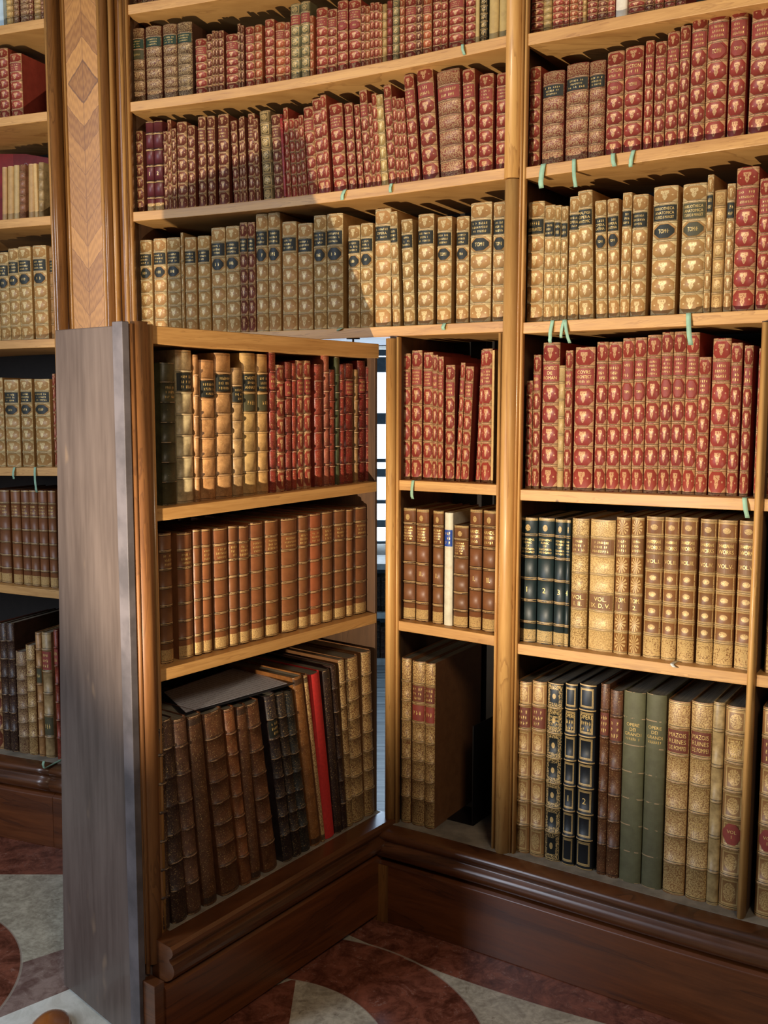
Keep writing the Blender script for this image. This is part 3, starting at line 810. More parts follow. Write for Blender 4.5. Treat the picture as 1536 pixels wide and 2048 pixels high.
# ---- wide middle bookcase
row("the middle bookcase's cut-off top shelf", 'books on the cut-off top shelf of the middle bookcase', [(240, 0, 3.84, [(95, 125, -260, 'p'), (127, 165, -270, 'b'), (168, 205, -250, 'p'), (208, 250, -265, 'b'), (255, 300, -260, 'r')])], 'B', 0, .05)
row("middle bookcase's first full shelf", 'books on the first full shelf of the middle bookcase', [
 (240, 0, 3.84, [(95, 185, 218, 'p', dict(L='green', O=('olive', 2, 1))), (197, 317, 200, 'p', dict(L='green')), (330, 435, 185, 'p', dict(L='green')), (438, 552, 170, 'p', dict(L='green', col=(82, 52, 38))),
  (575, 662, 298, 'r', dict(L='red')), (668, 710, 262, 'b'), (712, 733, 236, 'b'), (735, 756, 238, 'b'), (757, 797, 235, 'b'), (808, 905, 262, 'r', dict(L='red')), (907, 927, 182, 'b'), (930, 952, 195, 'b'),
  (962, 1028, 205, 'r', dict(L='red')), (1035, 1088, 190, 'o'), (1110, 1180, 148, 'r'), (1192, 1262, 172, 'o', dict(L='red')), (1266, 1302, 172, 'r'), (1305, 1383, 30, 'g', dict(L='red')), (1385, 1455, 10, 'g', dict(L='red')), (1458, 1484, 120, 'o'), (1500, 1586, 60, 'r', dict(L='red'))]),
 (640, 0, 3.657, [(52, 118, 68, 'r', dict(L='red')), (122, 195, 5, 'r', dict(L='red', O='red')), (203, 290, 0, 'r', dict(L='red', O='red')), (298, 328, 42, 'r'), (330, 362, 45, 'o'), (365, 391, 20, 'r'), (393, 428, 18, 'r'), (430, 451, 30, 'o'), (453, 485, 30, 'y'), (487, 523, 5, 'n'), (526, 574, -5, 'g'), (578, 612, -8, 'o'),
  (615, 695, -12, 'r', dict(L='red')), (697, 742, -15, 'b'), (746, 808, -20, 'o', dict(L='red')), (820, 880, -40, 'r'), (882, 925, -40, 'r'), (932, 1040, -60, 'r', dict(L='red')), (1055, 1130, -60, 'r'), (1134, 1160, -70, 'v'), (1166, 1218, -70, 'k'), (1228, 1298, -70, 'v'), (1302, 1368, -70, 'v')])], 'B', 1, .038)
row("middle bookcase's second full shelf", 'books on the second full shelf of the middle bookcase', [
 (240, 0, 3.84, [(130, 180, 120, 170, 1005, 'b'), (205, 262, 198, 258, 930, 'm', dict(vt=['1'], O=('none', 3))), (263, 330, 259, 323, 925, 'm', dict(vt=['2'], O=('none', 3))), (340, 372, 325, 350, 1010, 'b'), (374, 402, 350, 378, 922, 'b'), (404, 436, 385, 410, 988, 'b'), (440, 515, 405, 487, 938, 'b'), (525, 577, 497, 548, 965, 'b'),
  (603, 660, 565, 632, 898, 'b', dict(L='brown')), (675, 730, 648, 710, 893, 'b', dict(L='brown')), (753, 832, 722, 806, 880, 'b', dict(L='brown')), (872, 917, 840, 892, 928, 'b'), (919, 945, 892, 918, 908, 'b'), (947, 977, 918, 948, 895, 'b'), (985, 1035, 952, 1013, 875, 'b', dict(L='brown')), (1043, 1078, 1015, 1052, 912, 'b'),
  (1095, 1178, 1057, 1145, 850, 'g', dict(col=(98, 82, 52))), (1183, 1252, 1150, 1222, 880, 'b', dict(L='brown')), (1260, 1279, 1226, 1241, 880, 'n', dict(nb=0, col=(160, 40, 44), words='smooth bright red')), (1281, 1315, 1243, 1287, 828, 'r'), (1322, 1362, 1290, 1330, 912, 'r'), (1368, 1402, 1332, 1367, 912, 'r'), (1404, 1438, 1368, 1398, 885, 'r'), (1441, 1513, 1398, 1472, 822, 'r', dict(L='red')), (1517, 1600, 1468, 1540, 758, 'r')]),
 (640, 0, 3.657, [(35, 75, 2, 30, 695, 'r'), (95, 190, 48, 155, 760, 'r', dict(L='red')), (205, 264, 163, 235, 755, 'r', dict(L='red')), (280, 318, 245, 280, 765, 'r'), (325, 380, 288, 325, 660, 'r', dict(L='red')), (383, 411, 345, 376, 755, 'r'), (413, 447, 375, 404, 685, 'r'), (450, 496, 405, 450, 693, 'y', dict(mat='crestpale')), (500, 554, 455, 513, 622, 'r', dict(L='red')), (560, 589, 522, 550, 708, 'r'), (591, 623, 553, 582, 720, 'r'), (626, 654, 584, 607, 718, 'r'),
  (656, 727, 597, 680, 545, 'r', dict(L='red')), (743, 862, 687, 818, 490, 'r', dict(L='red', text=[None, None])), (873, 1040, 828, 1022, 512, 'P', dict(L='red', text=[None, None])), (1052, 1140, 1030, 1122, 505, 'r', dict(L='red')), (1148, 1250, 1135, 1240, 545, 'r', dict(L='red')), (1275, 1366, 1277, 1372, 535, 'r', dict(L='red'))])], 'B', 2, .038)
row("middle bookcase's third full shelf", 'books on the third full shelf of the middle bookcase', [
 (250, 380, 3.84, [(120, 208, 107, 198, 385, 'T', dict(L='black', O='black')), (223, 318, 217, 310, 372, 'T', dict(L='black', O='black')), (325, 425, 315, 415, 365, 'T', dict(L='black', O='black')), (440, 459, 420, 440, 328, 't'), (461, 546, 452, 535, 362, 'T', dict(L='black')), (560, 650, 545, 633, 352, 'T', dict(L='black')), (663, 769, 642, 745, 290, 'T', dict(L='black', O='black')), (774, 877, 750, 853, 278, 'T', dict(L='black', O='black')),
  (885, 943, 868, 925, 250, 'b', dict(L='black')), (948, 1000, 932, 982, 248, 'b', dict(L='black')), (1004, 1092, 987, 1072, 185, 'T', dict(L='black', O='black')), (1097, 1188, 1083, 1170, 175, 'T', dict(L='black', O='black')), (1203, 1312, 1190, 1305, 243, 'T', dict(L='black')), (1323, 1432, 1315, 1425, 255, 'T', dict(L='black')), (1443, 1538, 1435, 1530, 195, 'T', dict(L='black', O='black'))]),
 (640, 380, 3.657, [(43, 160, 35, 160, 172, 'T', dict(L='black', O='black')), (198, 284, 195, 284, 260, 'T', dict(L='black', O='black')), (288, 376, 288, 370, 243, 'T', dict(L='black', O='black')), (392, 508, 370, 492, 140, 'T', dict(L='black', text=[None, 'OPERA', None])), (528, 582, 498, 562, 158, 'T', dict(L='black')), (605, 686, 583, 665, 215, 'T', dict(L='black')), (703, 818, 688, 810, 178, 'T', dict(L='black')), (843, 948, 832, 942, 197, 'T', dict(L='black', O='black', vt=['TOM·I'])), (983, 1074, 983, 1072, 195, 'T', dict(L='black', O='black')),
  (1083, 1236, 1085, 1237, 92, 'T', dict(L='black', O='black', vt=['TOM·I'])), (1248, 1352, 1255, 1352, 88, 'T', dict(L='black', O='black', vt=['TOM·II']))])], 'B', 3, .038)
# ---- right bookcase
row("right bookcase's top visible shelf", 'books on the top visible shelf of the right bookcase', [(1000, 0, 2.866, [(168, 242, -60, 'r'), (244, 291, -70, 'y'), (294, 359, -75, 'r'), (362, 391, -70, 'r'), (394, 441, -80, 'o'), (443, 470, -60, 'r'), (472, 491, -60, 'y'), (494, 552, -90, 'r'), (556, 611, -90, 'b'), (613, 653, -90, 'r'), (656, 722, -130, 'w', dict(words='plain cream')), (725, 823, -120, 'r'), (826, 880, -120, 'b'), (882, 932, -120, 'r'), (936, 1000, -130, 'r'), (1004, 1060, -130, 'r')])], 'C', 1, .038)
row("right bookcase's second shelf", 'books on the second shelf of the right bookcase', [(1000, 0, 2.866, [(155, 218, 165, 230, 383, 'r', dict(L='red')), (230, 352, 228, 353, 410, 'P', dict(L='black', words='pale gilded black-labelled')), (364, 491, 362, 492, 365, 'P', dict(L='black', words='pale gilded black-labelled')), (495, 586, 495, 588, 350, 'P', dict(L='black', words='pale gilded black-labelled')),
  (595, 691, 592, 690, 298, 'R', dict(L='red', text=['DICTION', None], O='red', vt=['TOM·I'])), (696, 801, 695, 800, 270, 'R', dict(L='red', text=['DICTION', None], O='red', vt=['TOM·II'])), (815, 863, 812, 862, 237, 'r', dict(L='red')), (871, 933, 869, 931, 243, 'r', dict(L='red')), (937, 1006, 935, 1001, 187, 'r', dict(L='red')), (1011, 1067, 1007, 1062, 153, 'r', dict(L='red')), (1074, 1161, 1070, 1159, 75, 'R', dict(L='red')),
  (1164, 1281, 1174, 1291, 15, 'R', dict(L='red', O='red', vt=['TOM·I'])), (1293, 1391, 1304, 1401, 0, 'R', dict(L='red', O='red', vt=['TOM·II'])), (1413, 1552, 1422, 1562, 12, 'R', dict(L='red')), (1560, 1660, 1570, 1672, 0, 'R')])], 'C', 2, .038)
row("right bookcase's third shelf", 'books on the third shelf of the right bookcase', [(1020, 330, 2.977, [(88, 186, 98, 195, 218, 'T', dict(L='black', text=[None, 'DES PLANTES'])), (191, 251, 197, 256, 240, 'T', dict(L='black')), (253, 289, 258, 292, 242, 'T', dict(L='black')), (291, 329, 294, 328, 248, 'T', dict(L='black')), (336, 397, 330, 394, 190, 'T', dict(L='black', text=[None, 'OPERA', None])), (403, 489, 395, 483, 152, 'T', dict(L='black', text=['MALPIGI', 'OPERA', 'ANATOMIC'])),
  (508, 574, 497, 570, 212, 'T', dict(L='black', O='black', text=[None, 'OPERA', 'LATINA'], vt=['TOM·I'])), (581, 647, 573, 643, 202, 'T', dict(L='black', O='black', text=[None, 'OPERA', 'LATINA'], vt=['TOM·II'])), (648, 703, 645, 707, 167, 'T', dict(L='black')), (706, 797, 712, 805, 177, 'T', dict(L='black')),
  (827, 972, 822, 977, 128, 'T', dict(L='black', O='black', text=['BIBLIOTHECA', 'ANATOMICA', 'CLERICI & MANGET'], vt=['TOM·I·'])), (999, 1143, 1002, 1152, 112, 'T', dict(L='olive', O='olive', text=['BIBLIOTHECA', 'ANATOMICA', 'CLERICI & MANGET'], vt=['TOM·II·'])), (1147, 1184, 1161, 1201, 60, 'T', dict(L='black')), (1190, 1260, 1207, 1276, 150, 'T', dict(mat='tooled')), (1265, 1312, 1282, 1329, 112, 'T', dict(L='black')),
  (1314, 1446, 1340, 1486, 12, 'R', dict(L='red')), (1455, 1532, 1475, 1560, 80, 'R', dict(L='red')), (1540, 1640, 1562, 1665, 60, 'r')])], 'C', 3, .038)
row("right bookcase's fourth shelf", 'books on the fourth shelf of the right bookcase', [(1020, 640, 2.977, [(84, 121, 91, 127, 362, 'r'), (124, 166, 136, 183, 208, 'r', dict(L='red')), (174, 274, 189, 299, 135, 'R', dict(L='red', text=['ARCHITECT', 'DE', 'ROMAN'])), (276, 310, 292, 325, 272, 'y', dict(mat='densepale')), (312, 354, 327, 376, 182, 'r', dict(L='red')), (364, 481, 382, 502, 162, 'R', dict(L='red', text=['COVRS', 'ARCHITECT', None])),
  (492, 559, 506, 570, 132, 'R', dict(L='red')), (561, 640, 571, 643, 132, 'R', dict(L='red')), (643, 712, 655, 723, 110, 'R', dict(L='red', O='red', vt=['TOM·I'])), (715, 783, 728, 796, 105, 'R', dict(L='red', O='red', vt=['TOM·II'])), (786, 869, 803, 889, 90, 'R', dict(L='red', text=[None] * 4)), (872, 940, 893, 966, 73, 'R', dict(L='red', O='red', vt=['TOM·I'], text=[None] * 4)), (942, 1016, 970, 1046, 70, 'R', dict(L='red', O='red', vt=['TOM·II'], text=[None] * 4)), (1018, 1093, 1054, 1128, 75, 'R', dict(L='red', O='red', vt=['TOM·III'], text=[None] * 4)),
  (1095, 1164, 1129, 1201, 222, 'r', dict(L='red')), (1171, 1279, 1214, 1311, 110, 'R', dict(L='red')), (1283, 1347, 1324, 1388, 137, 'R', dict(L='red')), (1360, 1412, 1402, 1458, 152, 'r', dict(L='red')), (1446, 1483, 1490, 1528, 170, 'r', dict(L='red'))])], 'C', 4, .04)
ste = lambda v: dict(L='none', text=['STEPHENS', 'RUNIC', 'OF', 'SCANDINAVIA', 'AND ENGLAND'], O=('none', 3), vt=[v])
shk = lambda v: dict(L='tan', text=['SHAKESPEARE', 'WORKS'], O=('tan', 2, 1), vt=['VOL.' + v])
row("right bookcase's fifth shelf", 'books on the fifth shelf of the right bookcase', [(1020, 980, 2.977, [(46, 144, 58, 155, 165, 'G', ste('1')), (148, 244, 156, 248, 167, 'G', ste('2')), (249, 316, 251, 320, 175, 'G', ste('3')), (318, 343, 321, 344, 178, 'G', ste('4')), (347, 446, 346, 450, 170, 'd', dict(L='tan', O=('tan', 4, 1), vt=['VOL.', 'I. II.'])), (455, 602, 460, 614, 178, 'd', dict(L='tan', O=('tan', 4, 1), vt=['VOL.', 'IX. D. V.'], col=(170, 138, 84))),
  (607, 690, 617, 702, 165, 'S', dict(L='tan', O=('tan', 4, 1), vt=['TOM.', '1.'])), (696, 771, 705, 788, 165, 'S', dict(L='tan', O=('tan', 4, 1), vt=['TOM.', '2.'])),
  (781, 887, 789, 895, 160, 's', shk('I.')), (890, 979, 897, 994, 165, 's', shk('II.')), (983, 1085, 999, 1104, 165, 's', shk('III.')), (1098, 1198, 1107, 1222, 175, 's', shk('IV.')), (1200, 1317, 1225, 1341, 182, 's', shk('V.')), (1326, 1445, 1351, 1480, 187, 's', shk('VI.'))])], 'C', 5, .03)
row("right bookcase's bottom shelf", 'books on the bottom shelf of the right bookcase', [(1000, 1300, 2.866, [(78, 157, 98, 166, 182, 'a', dict(L='brown')), (160, 242, 174, 258, 182, 'a', dict(L='brown')), (246, 335, 262, 353, 192, 'f', dict(L='none', text=['COSTE', 'MONUMENTS', 'MODERNES', 'DE LA', 'PERSE'])), (346, 416, 357, 437, 195, 'F', dict(L='none', text=['OPERE', None, None], O=('none', 4), vt=['1'])), (424, 520, 439, 545, 200, 'F', dict(L='none', text=['OPERE', None, None], O=('none', 4), vt=['2'])),
  (547, 598, 568, 612, 195, 'A', dict(L='brown')), (599, 670, 612, 688, 232, 'A', dict(L='brown')), (673, 797, 687, 808, 240, 'l', dict(L='none', text=['OPERE', 'DEI', 'GRANDI', None], nb=6, bulge=0)), (800, 915, 809, 940, 255, 'l', dict(L='none', text=['OPERE', 'DEI', 'GRANDI', None], nb=6, bulge=0)),
  (923, 1048, 944, 1066, 292, 'a', dict(L='brown', mat='dense', text=['MAZOIS', 'RUINES', 'DE POMPEI'])), (1053, 1174, 1069, 1201, 300, 'a', dict(L='brown', mat='dense', text=['MAZOIS', 'RUINES', 'DE POMPEI'], O=('none', 4), vt=['TOM', 'III.IV'])), (1176, 1242, 1200, 1279, 300, 'M'), (1244, 1374, 1283, 1401, 325, 'a', dict(L='none', text=[None, None, 'DE', 'FRANCE'], O=('red', 4), vt=['VOL', 'I']))])], 'C', 6, .015, .34)
row('bottom shelf beyond the right stile', 'books beyond the right stile', [(1000, 1300, 2.866, [(1450, 1580, 1488, 1610, 335, 'a', dict(L='brown', O=('red', 4), vt=['VOL', 'II'], label='light brown tooled book marked VOL II at the photo right edge, bottom shelf'))])], 'C', 6, .015, .34)
row('x', 'books beyond the right stile', [(1000, 980, 1, [(527, 552, 530, 556, 55, 's', dict(label='golden-brown book sliver at the photo right edge, fifth shelf down'))])], 'C', 5, .03)
row('x', 'books beyond the right stile', [(1000, 640, 1, [(524, 548, 529, 553, 50, 'r', dict(label='red book sliver at the photo right edge, fourth shelf down'))])], 'C', 4, .04)
# ---- narrow niche beside the door gap
row("narrow niche's top shelf", 'books on the top shelf of the narrow niche', [(740, 640, 4.955, [(300, 387, 300, 402, 335, 'R', dict(L='red', text=[None] * 4)), (398, 499, 415, 521, 302, 'R', dict(L='red', text=[None] * 4)), (515, 607, 531, 626, 322, 'R', dict(L='red', text=[None] * 4)), (609, 659, 634, 687, 347, 'r', dict(L='red')), (662, 714, 688, 745, 363, 'r', dict(L='red', text=[None] * 4)), (733, 823, 764, 859, 447, 'r', dict(L='red')), (843, 886, 892, 946, 425, 'r', dict(L='red')), (889, 967, 932, 1034, 462, 'r', dict(L='red')),
  (1042, 1085, 1104, 1140, 300, 'r', dict(L='red')), (1087, 1188, 1136, 1246, 285, 'R', dict(L='red', text=[None] * 4)), (1194, 1216, 1252, 1266, 300, 'v', dict(dep=.2, label='thin pale board leaning right of the red books, narrow niche top shelf'))])], 'D', 4, .04)
row("narrow niche's middle shelf", 'books on the middle shelf of the narrow niche', [(740, 980, 4.955, [(303, 434, 315, 451, 180, 'C', dict(L='none', text=['MUSEUM', None, 'REGNI', None, None])), (440, 563, 466, 591, 195, 'C', dict(L='none', text=['MUSEUM', None, 'REGNI', None, None], O=('none', 3), vt=['II.'])), (607, 709, 637, 746, 210, 'C', dict(L='none', text=['MUSEUM', None, None, None, None], O=('none', 3), vt=['I.'])), (723, 805, 752, 844, 230, 'w', dict(L='blue', nb=5, bulge=0, words='white blue-labelled')),
  (810, 952, 845, 981, 355, 'C', dict(L='none', text=[None] * 5)), (966, 1085, 985, 1113, 195, 'C', dict(L='none', text=['HANDL', 'ANATOMIE', None], O=('none', 3), vt=['I.'])), (1096, 1231, 1121, 1271, 207, 'C', dict(L='none', text=['HANDL', 'ANATOMIE', None], O=('none', 3), vt=['II.']))])], 'D', 5, .03)
row("narrow niche's bottom shelf", 'books on the bottom shelf of the narrow niche', [(740, 1280, 4.655, [(278, 367, 274, 357, 170, 'x', dict(nb=7)), (374, 494, 370, 498, 200, 'x', dict(L='brown', O=('red', 2, 1), nb=7)), (497, 588, 505, 616, 220, 'x', dict(L='brown', O=('red', 2, 1), nb=7))])], 'D', 6, .01, .32)
# ---- left bookcase
row("left bookcase's top visible shelf", 'books on the top visible shelf of the left bookcase', [(0, 0, 3.84, [(50, 88, -90, 'y'), (90, 103, -90, 'y'), (105, 144, -100, 'b', dict(mat='densepale')), (150, 221, -95, 'b', dict(mat='densepale')), (223, 253, -95, 'b'), (259, 311, -80, 'y'), (313, 342, -60, 'b')])], 'A', 0, .05)
row("left bookcase's second shelf", 'books on the second shelf of the left bookcase', [(0, 0, 3.84, [(-60, -5, 360, 'r'), (-2, 66, 370, 'r'), (80, 168, 60, 155, 410, 'r', dict(L='red'))])], 'A', 1, .05)
row("left bookcase's third shelf", 'books on the third shelf of the left bookcase', [(0, 380, 3.84, [(12, 48, 8, 47, -175, 'u'), (52, 98, 50, 98, -183, 'u'), (103, 141, 102, 138, -190, 'u', dict(col=(200, 168, 112))), (144, 190, 140, 188, -195, 'z', dict(col=(150, 104, 74))), (213, 260, 210, 257, -200, 'u'), (265, 292, 260, 290, -203, 'u', dict(col=(196, 160, 104))), (294, 330, 291, 327, -213, 'M')])], 'A', 2, .05)
row("left bookcase's fourth shelf", 'books on the fourth shelf of the left bookcase', [(0, 380, 3.84, [(-70, -5, -90, -38, 490, 'T', dict(L='black')), (0, 72, -32, 38, 480, 'T', dict(L='black', O='black')), (76, 150, 40, 120, 450, 'T', dict(L='black', O='black')), (152, 245, 122, 218, 435, 'T', dict(L='black', O='black')), (262, 364, 238, 338, 425, 'T', dict(L='black', O='black')), (392, 445, 360, 425, 440, 'E', dict(L='black'))])], 'A', 3, .05)
row("left bookcase's fifth shelf", 'books on the fifth shelf of the left bookcase', [(0, 740, 3.84, [(-50, 30, -90, 0, 60, 'T'), (42, 150, 5, 116, 75, 'T', dict(L='black', O='black')), (166, 252, 130, 221, 70, 'T', dict(L='black', O='black')), (272, 388, 230, 356, 70, 'T', dict(L='black', O='black')), (422, 440, 404, 425, 30, 'r')])], 'A', 4, .04)
row("left bookcase's sixth shelf", 'books on the sixth shelf of the left bookcase', [(0, 1120, 3.84, [(-70, 0, -90, -20, -538, 'c'), (2, 80, -18, 62, -536, 'c', dict(L='none')), (95, 165, 75, 144, -535, 'c', dict(L='none')), (175, 237, 150, 214, -534, 'c', dict(L='none')), (238, 301, 215, 283, -534, 'c', dict(L='none')), (305, 371, 290, 351, -532, 'c', dict(L='none')), (380, 439, 355, 424, -532, 'c', dict(L='none'))])], 'A', 5, .03)
row("left bookcase's bottom shelf", 'books on the bottom shelf of the left bookcase', [(0, 1120, 3.84, [(-40, 18, -60, 3, 500, 'b'), (25, 76, 5, 60, 490, 'D'), (77, 132, 61, 124, 490, 'D'), (137, 213, 125, 190, 705, 'P', dict(col=(104, 66, 48))), (217, 282, 191, 256, 655, 'x'), (298, 339, 270, 314, 560, 'E', dict(O=('olive', 2, 1))), (341, 412, 316, 386, 560, 'M', dict(L='red', O=('olive', 4, 1))), (440, 470, 418, 444, 540, 'z', dict(L='red'))])], 'A', 6, .015)

# ---------------------------------------------------------------- the open jib door, itself a bookcase
HG = Vector((-.020, 3.030, 0)); DU = Vector((-.607, -.7947, 0)).normalized(); DN = Vector((-DU.y, DU.x, 0))
if DN.dot(Vector((0, 0, 0)) - HG) < 0: DN = -DN
def dhit(px, py, d=0):
    r = ray(px, py); o = HG + DN * d; t = (o.x * DN.x + o.y * DN.y) / (r.x * DN.x + r.y * DN.y)
    p = Vector((r.x * t, r.y * t, EYE + r.z * t)); return (p - HG).dot(DU), p.z      # s from the hinge towards the free edge
def DP(s, d, z): return HG + DU * s + DN * d + Vector((0, 0, z))
door = empty('bookcase_door', mat=Matrix(((-DU.x, -DN.x, 0, HG.x), (-DU.y, -DN.y, 0, HG.y), (0, 0, 1, 0), (0, 0, 0, 1))), label='open hidden bookcase door with grey-brown painted side and three shelves of books', cat='door')
# local frame: x from free edge to hinge (x = -s), y into the case (y = -d), z up
S_L = dhit(318, 1200)[0]; S_R = dhit(752, 1000)[0]; S_OUT = dhit(268, 1200)[0]
sH = dhit(757, 688)[0]
ZT = 1.775; DD = .37
def dbox(name, s0, s1, d0, d1, z0, z1, mat, zs0=None, zs1=None, bev=.0015):
    """box between hinge distance s0..s1, depth d0..d1; zs0/zs1 shift the ends"""
    a, b = (zs0 or 0), (zs1 or 0)
    v = [(-s0, -d0, z0 + a), (-s1, -d0, z0 + b), (-s1, -d1, z0 + b), (-s0, -d1, z0 + a), (-s0, -d0, z1 + a), (-s1, -d0, z1 + b), (-s1, -d1, z1 + b), (-s0, -d1, z1 + a)]
    o = mesh_obj(name, v, [(0, 1, 2, 3), (7, 6, 5, 4), (0, 4, 5, 1), (1, 5, 6, 2), (2, 6, 7, 3), (3, 7, 4, 0)], mat, door); recalc(o)
    if bev: bevel(o, bev)
    return o
def dz(p, row=None):  # height of a front edge point
    return dhit(*p)[1]
TAP = .05
def dshelf(pl, pr, name='shelf', th=.030, mat='shelf'):
    zl, zr = dz(pl), dz(pr); sl, sr = dhit(*pl)[0], dhit(*pr)[0]
    k = (zl - zr) / (sl - sr); z0 = zr + k * (S_R - sr); z1 = zr + k * (S_L - sr)
    dbox(name, S_R - .004, S_L + .004, -DD + .02, 0, -th, 0, M[mat], z0, z1)
    return lambda s: zr + k * (s - sr)
z4f = dshelf((322, 1017), (747, 964)); z5f = dshelf((318, 1365 - 18), (748, 1232 - 3)) if False else dshelf((320, 1340), (748, 1228))
# top board: front face 37 px high at the left
ztl, ztr = dhit(318, 652)[1], dhit(757, 688)[1]
dbox('top_board', sH, S_L + .004, -DD + .02, 0.002, -.042, 0, M['shelf'], ztr, ztl)
z6l, z6r = .300, .318
z6f = lambda s: z6r + (z6l - z6r) * s / .8
dbox('bottom_board', sH, S_L, -DD + .02, .012, -.03, 0, M['dusty'], z6f(sH), z6f(S_L))
# hinge-side board
dbox('hinge_side_board', sH, S_R, -DD + .02, -.004, .3, ZT - .03, M['inner'])
dbox('back_board', sH, S_L - .06, -DD, -DD + .02, .02, ZT - .02, M['dark'])
# free-edge painted side, slightly skewed so that the door clears its frame
sc0 = S_OUT; back_s = sc0 - TAP
_f = DP(sc0, .0, 0); _k = DP(back_s, -DD - .02, 0); SDU = (_k - _f).normalized(); SDN = Vector((-SDU.y, SDU.x, 0))
def side_len(px, py):       # distance back along the slanted side
    r_ = ray(px, py); t_ = (_f.x * SDN.x + _f.y * SDN.y) / (r_.x * SDN.x + r_.y * SDN.y); return (Vector((r_.x * t_, r_.y * t_, 0)) - _f).dot(SDU)
LB, LT = side_len(127, 1938), side_len(110, 662); zsd0, zsd1 = .010, dhit(262, 650)[1]
def sloc(l, z, inn=0):
    p = _f + SDU * l - HG; return (-(p.dot(DU) - inn), -p.dot(DN), z)
o = mesh_obj('side_panel', [sloc(0, zsd0), sloc(LB, zsd0), sloc(LB, zsd0, .028), sloc(0, zsd0, .028), sloc(0, zsd1), sloc(LT, zsd1 + .004), sloc(LT, zsd1 + .004, .028), sloc(0, zsd1, .028)], [(0, 3, 2, 1), (4, 5, 6, 7), (0, 1, 5, 4), (1, 2, 6, 5), (2, 3, 7, 6), (3, 0, 4, 7)], M['paint'], door); recalc(o); bevel(o, .002)
M['blue_side'] = simple('worn_edge_board', (92, 86, 88), .5, 0, 12, .3)
def dpost(name, s0, s1, d0, bulge, z0, z1, mat, n=10):
    c = (s0 + s1) / 2; r = abs(s1 - s0) / 2; pr = [(c - r, d0 - .01)] + [(c - r * cos(pi * k / n), d0 + bulge * sin(pi * k / n)) for k in range(n + 1)] + [(c + r, d0 - .01)]
    rings = [[(-s, -d, z) for s, d in pr] for z in (z0, z1)]
    o = recalc(MB().loft(rings).build(name, M[mat], door))
    for p in o.data.polygons: p.use_smooth = len(p.vertices) == 4
    return o
sp_ = lambda px, d=0: dhit(px, 1200, d)[0]
dbox('edge_strip', sp_(268.5), sp_(255), -.03, .006, .012, ZT + .004, M['blue_side'])
dbox('stile', sp_(316), sp_(270), -.03, .004, .24, ZT, M['walnut'])
dpost('bead', sp_(279), sp_(271), .004, .006, .215, ZT, 'door_post')
dpost('half_round_post', sp_(311, .012), sp_(284, .012), .004, .013, .235, ZT + .006, 'door_post')
dpost('bead', sp_(320, .006), sp_(313, .006), .002, .004, .24, ZT + .002, 'walnut_light')
# plinth and ledge of the door
def dprof(name, s0, s1, prof, mat):
    rings = [[(-s, -d, z + (z6f(s) - .3) * zz) for d, z in prof] for s, zz in ((s0, 1), (s1, 1))]
    o = recalc(MB().loft(rings).build(name, M[mat], door)); 
    for p in o.data.polygons: p.use_smooth = False
    return o
dprof('plinth', sH - .01, sp_(283), [(0, .006), (.055, .006), (.055, .186), (.048, .194), (.03, .2), (0, .2)], 'plinth')
dprof('ledge_moulding', sH - .005, sp_(287), LEDGE, 'ledge')
dbox('edge_block', sp_(283), sp_(262), -.02, .050, .008, .205, M['ledge'])
dbox('plinth_core', sH, S_L - .06, -DD, 0, .01, .26, M['inner'])
# books in the door
dframe = (lambda px, py, d: dhit(px, py, d), lambda s, d, z: DP(s, d, z), lambda s: (-DU, -DN))
row("open door's top shelf", 'books on the top shelf of the open door', [(300, 640, 3.2, [(98, 189, 90, 187, 275, 'q', dict(L='none', words='dark olive')), (195, 297, 188, 298, 195, 'e', dict(L='black')), (298, 327, 300, 344, 225, 'E'), (343, 437, 352, 445, 258, 'E', dict(L='black')), (440, 542, 455, 557, 215, 'E', dict(L='black')), (545, 609, 562, 616, 308, 'e', dict(L='black', col=(196, 156, 104))), (612, 697, 621, 718, 215, 'e', dict(L='black', O=('olive', 2, 1), text=['DANTE', None, 'ANNALES'], col=(206, 166, 104))), (702, 772, 723, 787, 222, 'e', dict(L='black', O=('olive', 2, 1), col=(196, 150, 92))),
  (776, 818, 791, 838, 210, 'n', dict(L='red')), (819, 873, 837, 892, 290, 'r'), (876, 915, 896, 941, 272, 'n', dict(L='red')), (918, 945, 943, 961, 280, 'z'), (947, 992, 963, 1008, 262, 'r', dict(L='red')), (994, 1040, 1011, 1056, 262, 'r', dict(L='red')), (1066, 1113, 1077, 1113, 285, 'z'), (1122, 1154, 1127, 1158, 225, 'z', dict(col=(156, 88, 66))), (1155, 1190, 1160, 1191, 318, 'z'), (1193, 1220, 1193, 1223, 240, 'q', dict(words='green and cream', col=(70, 74, 46))), (1222, 1250, 1224, 1251, 285, 'n'), (1252, 1313, 1255, 1316, 280, 'n', dict(L='red', col=(130, 44, 34))), (1315, 1337, 1317, 1337, 318, 'e', dict(col=(170, 128, 80))), (1339, 1386, 1340, 1386, 262, 'n', dict(L='red', col=(120, 34, 30))), (1388, 1417, 1389, 1417, 300, 'n')])], None, 4, .03, .30, dframe, z4f)
